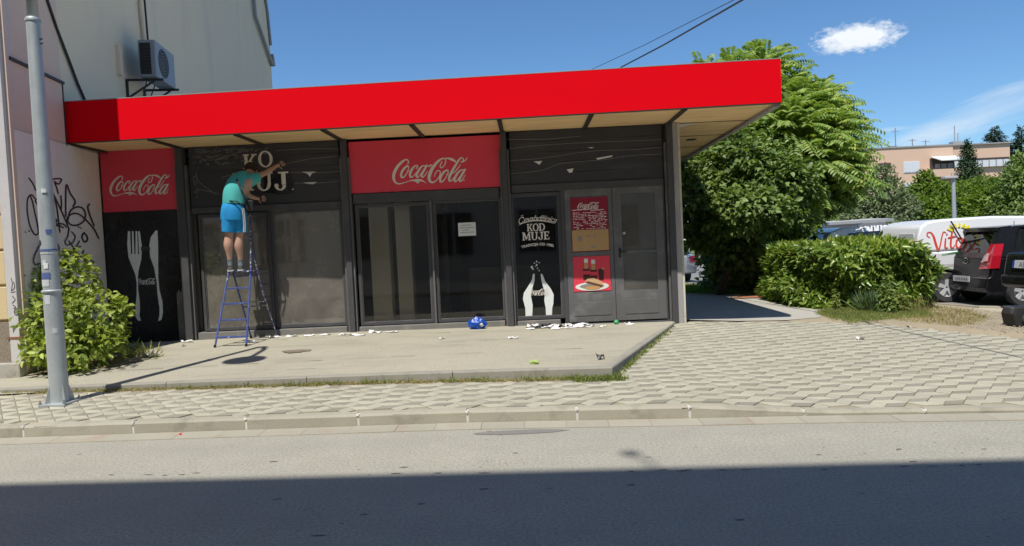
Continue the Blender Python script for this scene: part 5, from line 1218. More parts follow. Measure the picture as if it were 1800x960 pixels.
# hedge
hz_ = .2
def hedge_surface(n, top):
    FP = [(5.35, 16.2), (5.10, 14.6), (5.2, 13.5), (5.7, 12.95), (6.4, 12.75), (7.0, 12.85), (7.35, 13.3), (7.5, 14.4), (7.3, 15.8)]
    c = np.array([6.3, 14.4]); out = []
    F2 = np.array(FP + [FP[0]]); seg = np.linalg.norm(np.diff(F2, axis=0), axis=1); seg[4:5] *= 1
    cum = np.concatenate([[0], np.cumsum(seg)]) / seg.sum()
    t = rng.random(n); i = np.clip(np.searchsorted(cum, t) - 1, 0, len(FP) - 1); f = (t - cum[i]) / (cum[i + 1] - cum[i])
    e = F2[i] + (F2[i + 1] - F2[i]) * f[:, None]; nrm = unit(e - c)
    if top:
        s = np.sqrt(rng.random(n)); xy = c + (e - c) * s[:, None] * 1.0; z = 1.11 + .06 * np.sin(xy[:, 0] * 4) + .04 * np.sin(xy[:, 1] * 3 + xy[:, 0] * 9) - .16 * s ** 5 + rng.normal(0, .035, n) - .20 * rng.random(n) ** 3
        nn = np.concatenate([nrm * (s ** 3)[:, None] * .6, np.ones((n, 1))], 1)
    else:
        z = rng.random(n) * 1.15; bul = .09 * np.sin(e[:, 0] * 5 + z * 5) + .08 * np.sin(e[:, 1] * 5 - z * 6 + e[:, 0] * 3) + .05 * np.sin(e[:, 0] * 13 + z * 11) - .22 * np.clip(z - .85, 0, 1) - .10 * np.clip(.25 - z, 0, 1)
        xy = e + nrm * (bul + .05 - .35 * rng.random(n) ** 2)[:, None]; nn = np.concatenate([nrm, .35 * np.ones((n, 1))], 1)
    zz = np.interp(xy[:, 0], [5, 8.3], [.235, .13])
    return np.concatenate([xy, (zz + z)[:, None]], 1), unit(nn)
hedge = thing('hedge', (6.5, 14.4, .17), 'clipped thick laurel hedge in front of the white van and parked cars', 'hedge')
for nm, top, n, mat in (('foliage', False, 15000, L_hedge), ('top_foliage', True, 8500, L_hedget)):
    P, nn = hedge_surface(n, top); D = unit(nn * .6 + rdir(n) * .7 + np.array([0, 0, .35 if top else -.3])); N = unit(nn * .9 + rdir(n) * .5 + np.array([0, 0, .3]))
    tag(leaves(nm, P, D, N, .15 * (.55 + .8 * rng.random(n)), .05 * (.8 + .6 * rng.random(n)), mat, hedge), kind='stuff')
m = MB()
for k in range(60): x, y = random.uniform(5.7, 6.7), random.uniform(13.3, 15.6); m.tube([(x, y, .15), (x + random.uniform(-.3, .3), y + random.uniform(-.2, .2), .9), (x + random.uniform(-.5, .5), y + random.uniform(-.4, .4), 1.2)], [.02, .012, .005], 4)
tag(m.build('twigs', twig, hedge), kind='stuff')
# yucca and small shrubs in front of it
yp = onz(1528, 552, .17); n = 170
yu = thing('yucca', yp, 'spiky grey green yucca clump in front of the hedge', 'plant')
D = unit(np.concatenate([rng.normal(0, .55, (n, 2)), .55 + rng.random((n, 1))], 1)); tag(leaves('leaves', np.repeat([[yp.x, yp.y, .17]], n, 0) + rng.normal(0, .05, (n, 3)) * [1, 1, .1], D, unit(np.cross(D, rdir(n))), .34 + .16 * rng.random(n), .028, L_yucca, yu, fold=.1, droop=.1), kind='stuff')
def shrub(px, py, Y0z, w, h, mat, n, L, label, name='shrub', up=.3):
    p = onz(px, py, Y0z); t = thing(name, p, label, 'shrub')
    crown('crown', [(p + Vector((0, 0, h * f)), (w * g, w * g, h * .22)) for f, g in ((.2, 1), (.45, .85), (.7, .65), (.9, .3))], n, L, mat, t, up=up, shell=.2)
    m = MB(); m.tube([p, p + Vector((0, 0, h * .8))], [.012, .004], 5); m.build('stem', twig, t)
shrub(1559, 556, .165, .13, .62, L_linden, 700, .07, 'small upright conical green shrub right of the yucca')
shrub(1578, 552, .165, .2, .34, L_grass, 420, .07, 'low light green shrub at the foot of the conical shrub')
shrub(1470, 552, .18, .05, .5, L_grass, 110, .06, 'thin single weed stalk left of the yucca in front of the hedge')
shrub(1447, 537, .2, .10, .18, L_hedget, 120, .05, 'tiny green sapling at the edge of the concrete path')

# two trees behind the right end of the shop
gz = .2
t1 = thing('broadleaf_tree', (at(1285, 495, 17.5).x, 17.5, gz), 'dense dark green broadleaf tree directly right of the shop canopy', 'tree')
LL = [lobe(1240, 300, 18.2, 1.1, .8), lobe(1300, 290, 17.2, 1.1, .8), lobe(1360, 330, 16.8, 1.0, .8), lobe(1240, 350, 17, 1.0, .7), lobe(1310, 370, 16.4, 1.1, .6), lobe(1240, 400, 17, .6, .6), lobe(1365, 395, 17.0, .9, .5), lobe(1425, 355, 17.8, .6, .45), lobe(1275, 440, 18.5, .7, .6), lobe(1330, 450, 18.5, 1.2, .6), lobe(1375, 440, 18.5, .7, .5), lobe(1270, 250, 18, .9, .5), lobe(1300, 490, 19, 1.0, .45), lobe(1275, 478, 17.6, .45, .35), lobe(1320, 470, 17.6, .7, .5), lobe(1300, 440, 17.2, .7, .5), lobe(1380, 475, 19, .8, .4), lobe(1330, 330, 18.6, 1.3, 1.0), lobe(1460, 330, 18.2, .7, .6)]
crown('crown', LL, 42000, .14, L_linden, t1, up=.8, shell=.35, wr=.75)
b1 = at(1262, 500, 17.2)
limbs('trunk', (b1.x, b1.y, gz - .1), [l[0] for l in LL[:8]], .13, t1, bark, .4)
m = MB(); m.tube([(b1.x, b1.y, gz), at(1290, 450, 17.0), at(1318, 405, 16.9)], [.07, .055, .04], 8); m.build('limb', bark, t1, smooth='all')
t2 = thing('ailanthus_tree', (at(1400, 500, 19.5).x, 19.5, gz), 'tall tree with long feathery compound leaves and yellow seed clusters', 'tree')
AL = [lobe(1390, 215, 19, 1.1, .8), lobe(1420, 250, 18.3, .95, .75), lobe(1440, 300, 18.2, .8, .75), lobe(1340, 185, 20, 1.1, .7), lobe(1420, 300, 17.7, .9, .8), lobe(1470, 245, 18.6, .45, .5), lobe(1345, 130, 20, .75, .35), lobe(1300, 128, 21, .8, .25), lobe(1240, 126, 22, .8, .15), lobe(1425, 185, 19.3, .65, .35), lobe(1462, 215, 19, .35, .3), lobe(1385, 150, 19.6, .3, .35), lobe(1425, 345, 17.9, .6, .45), lobe(1465, 315, 18.2, .5, .4), lobe(1385, 240, 17.8, .8, .8), lobe(1345, 108, 20.4, .45, .22)]
def fronds(name, lobes, nf, mat, par, L=.75, nl=11, ll=.15, yellow=None):
    w = np.array([l[1][0] * l[1][2] for l in lobes]); w = w / w.sum(); idx = rng.choice(len(lobes), nf, p=w)
    c = np.array([list(l[0]) for l in lobes])[idx]; r = np.array([list(l[1]) for l in lobes])[idx]; u = rdir(nf); u[:, 2] = np.where(u[:, 2] < -.5, -u[:, 2], u[:, 2])
    base = c + u * r * (.35 + .6 * rng.random(nf) ** .5)[:, None] * .9; d = unit(u * [1, 1, .5] + rdir(nf) * .45 + np.array([0, 0, .25])); side = unit(np.cross(d, np.array([0, 0, 1.0]) + rdir(nf) * .25)); Lf = L * (.7 + .5 * rng.random(nf))
    P = []; D = []; N = []
    for k in range(nl):
        t = (k + 1.5) / (nl + 1); pos = base + d * (Lf * t)[:, None] + np.array([0, 0, -1]) * (Lf * .42 * t * t)[:, None]
        tan = unit(d + np.array([0, 0, -.84 * t])); nn = unit(np.cross(side, tan))
        for s in (-1, 1): P.append(pos); D.append(side * s * .95 + tan * .35 + np.array([0, 0, -.25])); N.append(nn)
    P = np.concatenate(P); D = np.concatenate(D); N = np.concatenate(N); n = len(P)
    return tag(leaves(name, P, D, N, ll * (.8 + .4 * rng.random(n)), ll * .36, mat, par, fold=.1, droop=.2), kind='stuff')
fronds('crown', AL, 2100, L_ail, t2, L=.85, ll=.16)
crown('inner_foliage', [(l[0] + Vector((0, .5, -.1)), tuple(x * .8 for x in l[1])) for l in AL], 4500, .13, L_linden, t2, up=.6, shell=.1)
sc = [lobe(1455, 208, 18.0, .22, .14), lobe(1480, 182, 18.6, .16, .08), lobe(1440, 190, 18.3, .15, .1), lobe(1395, 262, 17.2, .16, .10), lobe(1465, 262, 17.7, .12, .1)]
crown('seed_clusters', sc, 900, .05, leafmat('seed', (.42, .40, .04), (.6, .5, .06), None, .2, .6), t2, shell=.1)
limbs('trunk', (at(1400, 500, 19.5).x, 19.5, gz - .1), [l[0] for l in AL[:11]], .16, t2, bark, .45)

# ---------------------------------------------------------------- vehicles
car_black = M('car_black', (.010, .010, .012), .25, .05, 2, 0, spec=.25, coat=.25, grain=0); car_white = M('car_white', (.74, .75, .77), .35, .02, 2, 0, coat=.6, grain=0)
car_silver = M('car_silver', (.42, .43, .45), .3, .03, 2, 0, metal=.4, coat=.8, grain=0); tyre = M('tyre', (.045, .045, .048), .9, .2, 9, .3, 60, stain=(.08, .075, .07), samt=.5, sscale=6)
rim_m = M('rim', (.62, .62, .64), .4, .1, 4, 0, metal=.2); plas = M('bumper_plastic', (.02, .02, .022), .6, .1, 5, .05); lampred = M('lamp_red', (.50, .012, .03), .2, .1, 8, 0, coat=1, grain=0); lampclear = M('lamp_clear', (.6, .42, .42), .2, .1, 8, 0, coat=1, grain=0)
cglass = glass('car_glass', .55, .05, (.05, .05, .05), 1.5, .01, 1.3); dglass = M('dark_car_glass', (.015, .018, .02), .08, .05, 3, 0, coat=1, grain=0); platem = M('number_plate', (.55, .56, .58), .5, .05); plateblue = M('plate_blue', (.02, .05, .3), .5, .05); chrome = M('chrome', (.7, .7, .72), .15, .03, 4, 0, metal=1, grain=0)
vred = M('van_lettering_red', (.62, .06, .035), .5, .03, 5, 0); vyel = M('van_sun_yellow', (.80, .68, .03), .5, .03, 5, 0); vgrn = M('van_green', (.05, .3, .06), .5, .03, 5, 0)
class Car:
    def __init__(s, name, label, cat, x, y, z, W, heading=0, group=None):
        s.t = thing(name, (x, y, z), label, cat, group); s.x, s.y, s.z, s.W = x, y, z, W; s.c, s.s = math.cos(heading), math.sin(heading)
    def p(s, X, Y, Z): return Vector((s.x + X * s.c - Y * s.s, s.y + X * s.s + Y * s.c, s.z + Z))      # X forward from the rear, Y left, Z up
    def loft(s, name, outline, widths, mat, bevel=.05, par=None):
        """outline (x,z) clockwise, widths = half width at each point"""
        m = MB(); n = len(outline); L = [s.p(x, w, z) for (x, z), w in zip(outline, widths)]; R = [s.p(x, -w, z) for (x, z), w in zip(outline, widths)]
        m.add(L + R, [tuple(range(n)), tuple(range(n, 2 * n))[::-1]] + [(i, (i + 1) % n, n + (i + 1) % n, n + i) for i in range(n)])
        o = m.build(name, mat, par or s.t, smooth=True, bevel=bevel, seg=3, angle=28); return o
    def panel(s, name, pts, mat, d, par=None, label=None):                     # pts local 3D, thickness vector d local
        m = MB(); P = [s.p(*q) for q in pts]; o = s.p(0, 0, 0); dv = s.p(*d) - o; m.prism(P, dv); return m.build(name, mat, par or s.t, label=label)
    def wheel(s, X, side, r, w, spokes=5, rim=True):
        cy = side * (s.W / 2 - .02); m = MB(); R = []
        for q, h in ((r * .62, -.0), (r * .93, .0), (r, -.03), (r, -w + .03), (r * .93, -w), (r * .3, -w)):
            R.append([s.p(X + q * math.cos(a), cy + side * h, r + q * math.sin(a)) for a in [2 * math.pi * i / 24 for i in range(24)]])
        m.rings(R, False); wh = thing('wheel', s.p(X, cy, r), None, None); wh.parent = s.t; wh.location = s.p(X, cy, r) - s.t.location
        m.build('tyre', tyre, wh, smooth=True)
        if rim:
            m = MB(); R = [[s.p(X + q * math.cos(a), cy + side * h, r + q * math.sin(a)) for a in [2 * math.pi * i / 24 for i in range(24)]] for q, h in ((r * .66, -.01), (r * .60, -.015), (r * .58, -.07), (r * .1, -.075))]
            m.rings(R, False); disc_ = MB(); disc_.rings([[s.p(X + q * math.cos(a), cy - side * hh, r + q * math.sin(a)) for a in [2 * math.pi * i / 24 for i in range(24)]] for q, hh in ((r * .58, .075), (r * .02, .08))]); disc_.build('brake_disc', plas, wh)
            for k in range(spokes):
                a = 2 * math.pi * k / spokes + .3; d = Vector((math.cos(a), 0, math.sin(a))); e = Vector((-math.sin(a), 0, math.cos(a)))
                P = [s.p(X + d.x * q + e.x * ww, cy + side * yy, r + d.z * q + e.z * ww) for q, ww, yy in ((.02, -.03, -.02), (r * .62, -.045, -.012), (r * .62, .045, -.012), (.02, .03, -.02))]
                m.prism(P, s.p(0, -side * .03, 0) - s.p(0, 0, 0))
            m.build('rim', rim_m, wh, smooth=True)
def arch(cx, r, zc, zb, n=8):
    a0 = math.asin((zb - zc) / r); return [(cx - r * math.cos(a), zc + r * math.sin(a)) for a in [a0 + (math.pi - 2 * a0) * i / n for i in range(n + 1)]][::-1]
# white delivery van
vy = 15.75
vr = at(1612, 440, vy - .9); 
van = Car('delivery_van', 'white delivery van with red script lettering and a yellow sun on its side', 'van', vr.x, vy, .05, 1.79)
Wv = .895
low = [(.02, .35), (.0, .6), (.01, 1.05), (3.25, 1.12), (4.15, .95), (4.38, .7), (4.40, .3)] + arch(3.55, .36, .32, .28) + arch(.62, .36, .32, .28)
van.loft('body', low, [Wv] * len(low), car_white, .04)
up = [(.01, 1.055), (.05, 1.40), (.13, 1.60), (.28, 1.69), (.6, 1.73), (1.6, 1.75), (2.35, 1.72), (2.75, 1.60), (3.30, 1.125)]
van.loft('roof', up, [Wv - .003, Wv - .02, Wv - .06, Wv - .10, Wv - .12, Wv - .13, Wv - .13, Wv - .11, Wv - .02], car_white, .05)
for X in (.62, 3.55):
    for sd_ in (-1, 1): van.wheel(X, sd_, .315, .2)
van.loft('bumper', [(-.06, .28), (-.06, .5), (.08, .52), (.3, .5), (.3, .28)], [.88] * 5, plas, .03)
yy = -Wv - .004
for nm, X in (('panel_gap', 1.18), ('panel_gap', 2.02)): van.panel(nm, [(X, yy, .42), (X + .012, yy, .42), (X + .035, yy + .10, 1.62), (X + .023, yy + .10, 1.62)], plas, (0, .02, 0))
van.panel('trim_strip', [(.42, yy, .74), (3.2, yy, .74), (3.2, yy, .80), (.42, yy, .80)], mt['trim'], (0, .03, 0))
van.panel('rear_gap', [(-.006, -.01, .55), (-.006, .01, .55), (.04, .01, 1.4), (.04, -.01, 1.4)], plas, (.03, 0, 0))
van.panel('rear_window_blank', [(.026, -.75, 1.1), (.026, -.08, 1.1), (.05, -.10, 1.45), (.05, -.68, 1.45)], M('van_panel', (.6, .6, .6), .5, .03), (.04, 0, 0))
van.panel('tail_light', [(-.01, -Wv - .006, .75), (-.01, -Wv + .09, .75), (.0, -Wv + .09, 1.3), (.0, -Wv - .006, 1.3)], lampred, (.06, 0, 0)); van.panel('tail_light', [(-.01, Wv + .006, .75), (-.01, Wv - .09, .75), (.0, Wv - .09, 1.3), (.0, Wv + .006, 1.3)], lampred, (.06, 0, 0))
van.panel('side_window', [(2.15, yy - .0, 1.16), (3.05, yy - .0, 1.16), (2.72, yy + .085, 1.55), (2.2, yy + .085, 1.55)], dglass, (0, .03, 0))
vp = lambda u, v, o: van.p(u, -Wv - .006 + .10 * max(0, (v - 1.05) / .7) - o, v)      # on the side panel
VW = [[(.30, 1.36, .022), (.24, 1.40, .03), (.26, 1.46, .03), (.34, 1.46, .035), (.40, 1.38, .05), (.44, 1.22, .055), (.48, 1.10, .04), (.54, 1.18, .03), (.60, 1.34, .03), (.66, 1.46, .025), (.72, 1.45, .02)],
      [(.70, 1.32, .035), (.67, 1.20, .04), (.67, 1.13, .035), (.73, 1.14, .02)], [(.74, 1.41, .035), (.745, 1.415, .035)],
      [(.90, 1.50, .035), (.84, 1.32, .045), (.81, 1.16, .04), (.86, 1.13, .025), (.91, 1.18, .018)], [(.77, 1.34, .025), (.86, 1.35, .03), (.97, 1.37, .02)],
      [(1.10, 1.31, .025), (1.02, 1.32, .035), (.96, 1.24, .04), (.96, 1.15, .04), (1.02, 1.13, .03), (1.09, 1.21, .02)], [(1.12, 1.31, .04), (1.09, 1.20, .04), (1.10, 1.13, .03), (1.16, 1.16, .02)],
      [(1.22, 1.30, .03), (1.22, 1.14, .035)], [(1.22, 1.24, .02), (1.28, 1.31, .035), (1.30, 1.14, .035)], [(1.30, 1.24, .02), (1.36, 1.31, .035), (1.38, 1.14, .035)],
      [(1.46, 1.31, .03), (1.45, 1.14, .03)], [(1.47, 1.40, .03), (1.475, 1.405, .03)], [(1.54, 1.30, .03), (1.54, 1.14, .03)], [(1.54, 1.24, .02), (1.60, 1.31, .03), (1.62, 1.14, .03)],
      [(1.74, 1.48, .03), (1.69, 1.30, .04), (1.67, 1.13, .035)], [(1.69, 1.22, .02), (1.80, 1.33, .03)], [(1.72, 1.24, .03), (1.80, 1.13, .03)],
      [(1.98, 1.31, .02), (1.90, 1.30, .03), (1.85, 1.21, .04), (1.88, 1.13, .03), (1.97, 1.20, .02)], [(2.00, 1.31, .035), (1.97, 1.18, .035), (2.0, 1.13, .025), (2.06, 1.17, .02)]]
m = MB()
for i, l in enumerate(VW): ribbon(m, [(.24 + (a_ - .24) * .80, b_, c_ * .9) for a_, b_, c_ in l], vp, off=.002 + i * .0006, rise=.0005)
m.build('lettering', vred, van.t)
for k in range(7):
    a = math.radians(20 + k * 23); c, s_ = math.cos(a), math.sin(a); cx, cz = .90, 1.44
    van_pts = [(cx + c * .15 - s_ * .022, cz + s_ * .11 + c * .022), (cx + c * .28, cz + s_ * .19 + .015), (cx + c * .26 + s_ * .035, cz + s_ * .17 - c * .035), (cx + c * .15 + s_ * .022, cz + s_ * .11 - c * .022)]
    m = MB(); m.prism([vp(u, v, .012) for u, v in van_pts], (0, .004, 0)); m.build('sun_ray', vyel, van.t)
m = MB(); ribbon(m, [(.5, 1.0, .012), (.9, 1.04, .03), (1.5, 1.05, .03), (2.1, 1.03, .012)], vp, off=.006); m.build('green_stroke', vgrn, van.t)
m = MB(); m.tube([van.p(.72, -Wv + .03, 1.68), van.p(.90, -Wv - .02, 1.30)], .016, 5); m.build('roof_antenna', plas, van.t)

# black hatchback
hx = at(1745, 500, 13.55).x + .02
hat = Car('black_hatchback', 'small black hatchback with red tail lights parked in front of the white van', 'car', hx, 14.45, .05, 1.62)
hat.t.name = 'parked_car'; Wh = .81
low = [(.02, .30), (-.04, .5), (.02, .62), (.05, .95), (1.5, .97), (2.7, .95), (3.25, .82), (3.5, .62), (3.54, .25)] + arch(3.0, .33, .29, .24) + arch(.62, .33, .29, .24)
hat.loft('body', low, [Wh - .05, Wh - .05, Wh - .02, Wh - .01] + [Wh] * (len(low) - 4), car_black, .05)
upo = [(.07, .955), (.17, 1.14), (.36, 1.46), (.62, 1.53), (1.3, 1.55), (2.0, 1.47), (2.75, .955)]
m = MB()
hat.loft('roof', [(.36, 1.46), (.62, 1.53), (1.3, 1.55), (2.0, 1.475), (2.0, 1.43), (1.3, 1.50), (.62, 1.47)], [.60, .62, .62, .61, .62, .63, .62], car_black, .02)
def pil(n, a, b, wa, wb, par=None):      # pillar between (x,z,halfwidth)
    for sd_ in (-1, 1):
        m = MB(); P0, P1 = Vector((a[0], sd_ * a[2], a[1])), Vector((b[0], sd_ * b[2], b[1]))
        m.hexa([hat.p(P0.x - wa, P0.y, P0.z), hat.p(P0.x + wa, P0.y, P0.z), hat.p(P0.x + wa, P0.y - sd_ * .09, P0.z), hat.p(P0.x - wa, P0.y - sd_ * .09, P0.z), hat.p(P1.x - wb, P1.y, P1.z), hat.p(P1.x + wb, P1.y, P1.z), hat.p(P1.x + wb, P1.y - sd_ * .07, P1.z), hat.p(P1.x - wb, P1.y - sd_ * .07, P1.z)])
        m.build(n, car_black, hat.t)
pil('rear_pillar', (.26, .95, .80), (.55, 1.49, .625), .19, .13); pil('middle_pillar', (1.35, .95, .80), (1.4, 1.50, .63), .05, .04); pil('front_pillar', (2.62, .95, .79), (1.98, 1.47, .62), .05, .04)
for sd_ in (-1, 1): hat.panel('window_frame', [(.05, sd_ * .60, .955), (.05, sd_ * .815, .955), (.33, sd_ * .625, 1.50), (.31, sd_ * .50, 1.50)], car_black, (.09, 0, 0))
hat.panel('spoiler', [(.27, -.60, 1.44), (.27, .60, 1.44), (.30, .60, 1.515), (.30, -.60, 1.515)], car_black, (.25, 0, .02))
hat.panel('tailgate_edge', [(.045, -.80, .93), (.045, .80, .93), (.10, .74, 1.03), (.10, -.74, 1.03)], car_black, (.09, 0, 0))
hat.panel('rear_window', [(.10, -.66, 1.0), (.10, .66, 1.0), (.34, .53, 1.44), (.34, -.53, 1.44)], cglass, (.01, 0, .004))
for sd_ in (-1, 1):
    hat.panel('side_window', [(.45, sd_ * .795, .97), (1.32, sd_ * .795, .97), (1.36, sd_ * .635, 1.47), (.62, sd_ * .635, 1.46)], cglass, (0, .006, 0)); hat.panel('side_window', [(1.40, sd_ * .795, .97), (2.56, sd_ * .795, .97), (1.96, sd_ * .635, 1.45), (1.44, sd_ * .635, 1.47)], cglass, (0, .006, 0))
    hat.panel('tail_light', [(-.01, sd_ * .825, .74), (-.01, sd_ * .47, .72), (.0, sd_ * .50, .78), (.03, sd_ * .62, 1.0), (.09, sd_ * .70, 1.20), (.11, sd_ * .78, 1.20), (.03, sd_ * .83, .98)], lampred, (.17, 0, .0))
    hat.panel('lamp_lens', [(-.02, sd_ * .72, .88), (-.02, sd_ * .56, .85), (.0, sd_ * .64, .99), (.01, sd_ * .72, 1.03)], lampclear, (.03, 0, .0))
    hat.panel('reflector', [(-.035, sd_ * .55, .44), (-.035, sd_ * .74, .44), (-.04, sd_ * .72, .50), (-.04, sd_ * .57, .50)], lampred, (.05, 0, 0))
    for X in (.62, 3.0): hat.wheel(X, sd_, .28, .17)
hat.loft('bumper', [(.0, .26), (-.06, .36), (-.05, .55), (.06, .60), (.28, .58), (.28, .26)], [Wh - .05, Wh - .04, Wh - .03, Wh, Wh, Wh], car_black, .03)
pl_ = hat.panel('number_plate', [(-.07, .26, .46), (-.07, -.26, .46), (-.07, -.26, .57), (-.07, .26, .57)], platem, (.02, 0, 0))
m = MB()
for k in range(7): y = .17 - k * .058; P = [hat.p(-.074, y, .49), hat.p(-.074, y - .03, .49), hat.p(-.074, y - .03, .54), hat.p(-.074, y, .54)]; m.add(P, [(0, 1, 2, 3)])
tag(m.build('plate_marks', mt['ink'], pl_), kind='stuff')
m = MB(); P = [(.0 + .012, .20 + .09 * math.cos(a), .87 + .055 * math.sin(a)) for a in [2 * math.pi * i / 20 for i in range(21)]]
m.tube([hat.p(.028, q[1] - .20, q[2]) for q in P], .008, 5, False); m.tube([hat.p(.026, .04, .90), hat.p(.026, .035, .84)], .008, 5); m.tube([hat.p(.026, -.035, .90), hat.p(.026, -.04, .84)], .008, 5); m.tube([hat.p(.026, .038, .87), hat.p(.026, -.038, .875)], .007, 5)
m.build('emblem', chrome, hat.t)
m = MB(); m.tube([hat.p(.11, 0, 1.01), hat.p(.22, -.30, 1.16)], .010, 5); m.build('wiper', plas, hat.t)
seatm = M('seat_fabric', (.05, .05, .055), .9, .2, 8)
for y in (-.38, .38):
    m = MB(); m.blob(hat.p(1.55, y, 1.08), (.09, .13, .11), 8, 6); m.build('headrest', seatm, hat.t, smooth='all'); hat.panel('seat_back', [(1.35, y - .22, .5), (1.35, y + .22, .5), (1.55, y + .2, 1.02), (1.55, y - .2, 1.02)], seatm, (.1, 0, 0))
hat.panel('rear_seat', [(.8, -.6, .5), (.8, .6, .5), (.9, .58, .98), (.9, -.58, .98)], seatm, (.1, 0, 0))
# second black car, cut by the frame
s2 = at(1759, 500, 12.75)
sal = Car('parked_car', 'black saloon with white lettered number plate cut off by the right edge', 'car', s2.x + .06, 11.95, .10, 1.74)
Ws = .87
low = [(.06, .44), (-.03, .52), (.0, .72), (.06, 1.02), (.9, 1.06), (3.3, 1.0), (4.1, .85), (4.35, .6), (4.38, .3)] + arch(3.55, .35, .31, .26) + arch(1.0, .35, .31, .26)
sal.loft('body', low, [Ws - .10, Ws - .07, Ws - .04, Ws - .04] + [Ws] * (len(low) - 4), car_black, .06)
sal.loft('cabin', [(.45, 1.05), (1.05, 1.36), (1.6, 1.44), (2.4, 1.42), (3.2, 1.02)], [.78, .62, .62, .62, .78], dglass, .05)
sal.loft('bumper', [(.02, .40), (-.06, .46), (-.05, .62), (.06, .66), (.4, .64), (.4, .42)], [Ws - .09, Ws - .06, Ws - .04, Ws - .02, Ws, Ws], car_black, .03)
for sd_ in (-1, 1):
    for X in (1.0, 3.55): sal.wheel(X, sd_, .31, .2)
    sal.panel('tail_light', [(-.005, sd_ * .84, .78), (-.005, sd_ * .60, .78), (.03, sd_ * .62, .95), (.04, sd_ * .84, .95)], lampred, (.06, 0, 0)) if sd_ < 0 else None
pl_ = sal.panel('number_plate', [(-.02, .55, .76), (-.02, .03, .76), (.0, .03, .89), (.0, .55, .89)], platem, (.03, 0, 0)); sal.panel('blue_band', [(-.024, .56, .76), (-.024, .51, .76), (-.004, .51, .89), (-.004, .56, .89)], plateblue, (.02, 0, 0))
text_mesh('plate_text', 'AEE', .13, lambda x, y, o: sal.p(-.024 + (.02 + y) / .13 * .02, .28 - x, .78 + y), mt['ink'], pl_)
m = MB()
for k in range(3): c = sal.p(.022, .58 - k * .10, .985); m.obox(c, (0, .022, 0), (0, 0, .012), (.008, 0, 0))
tag(m.build('badge_letters', chrome, sal.t), kind='stuff')
# white wagon behind the hedge
w0 = at(1442, 425, 17.2); wag = Car('parked_car', 'white wagon with dark rear window half hidden behind the hedge', 'car', w0.x, 18.1, .05, 1.8)
low = [(.0, .3), (.0, .8), (.05, 1.15), (3.3, 1.12), (4.2, .95), (4.4, .6), (4.4, .3)] + arch(3.55, .36, .32, .28) + arch(.85, .36, .32, .28)
wag.loft('body', low, [.9] * len(low), car_white, .05)
wag.loft('roof', [(.05, 1.16), (.3, 1.55), (.6, 1.66), (1.6, 1.68), (2.5, 1.60), (3.2, 1.13)], [.89, .74, .70, .70, .70, .87], car_white, .04)
wag.panel('rear_window', [(.09, -.72, 1.24), (.09, .72, 1.24), (.24, .64, 1.52), (.24, -.64, 1.52)], dglass, (.05, 0, 0))
wag.panel('side_window', [(.55, -.895, 1.22), (2.9, -.895, 1.22), (2.45, -.73, 1.54), (.75, -.73, 1.56)], dglass, (0, .03, 0))
for sd_ in (-1, 1):
    wag.panel('tail_light', [(.02, sd_ * .905, 1.0), (.02, sd_ * .74, 1.0), (.20, sd_ * .70, 1.42), (.25, sd_ * .82, 1.42)], lampred, (.12, 0, 0)); [wag.wheel(X, sd_, .32, .2) for X in (.85, 3.55)]
# silver car behind the corner column
c0 = at(1229, 470, 25); sil = Car('parked_car', 'silver grey car with red tail light seen past the corner column of the shop', 'car', c0.x - .85, 25.2, .05, 1.76, heading=math.radians(97))
low = [(.0, .32), (-.04, .55), (.03, .95), (.8, 1.0), (3.3, .98), (4.1, .85), (4.3, .6), (4.3, .3)] + arch(3.45, .35, .31, .28) + arch(.9, .35, .31, .28)
sil.loft('body', low, [.85, .86, .86] + [.88] * (len(low) - 3), car_silver, .06)
sil.loft('cabin', [(.35, .99), (.75, 1.36), (1.2, 1.45), (2.1, 1.43), (2.9, 1.0)], [.80, .64, .62, .62, .8], dglass, .05)
sil.loft('roof', [(.78, 1.38), (1.2, 1.465), (2.0, 1.45), (2.0, 1.41), (1.2, 1.42)], [.63] * 5, car_silver, .01)
for sd_ in (-1, 1):
    sil.panel('tail_light', [(-.02, sd_ * .87, .72), (-.03, sd_ * .60, .72), (.02, sd_ * .60, .93), (.03, sd_ * .87, .95)], lampred, (.1, 0, 0)); [sil.wheel(X, sd_, .31, .2) for X in (.9, 3.45)]
# black object at the right edge
q = onz(1800, 578, .14)
t = thing('rubber_base', (q.x, q.y, .135), 'black rounded plastic wheeled base standing on the gravel at the right edge', 'base')
m = MB(); m.rings([[(q.x + x, q.y + y + .02 * 0, .14 + z) for x, z in ((-.11, .05), (-.06, .0), (.35, .0), (.42, .06), (.42, .31), (-.10, .31), (-.14, .2))] for y in (0, .28)]); m.build('shell', plas, t, bevel=.02)
m = MB(); m.lathe((q.x + .05, q.y - .02, .14 + .13), [(.03, -.02), (.075, -.02), (.085, 0), (.085, .05)], 16, 'y'); m.build('wheel', tyre, t, smooth=True)
m = MB(); m.box(q.x - .16, q.x - .02, q.y + .02, q.y + .2, .34, .45); m.build('cap', mt['dark'], t, bevel=.02)

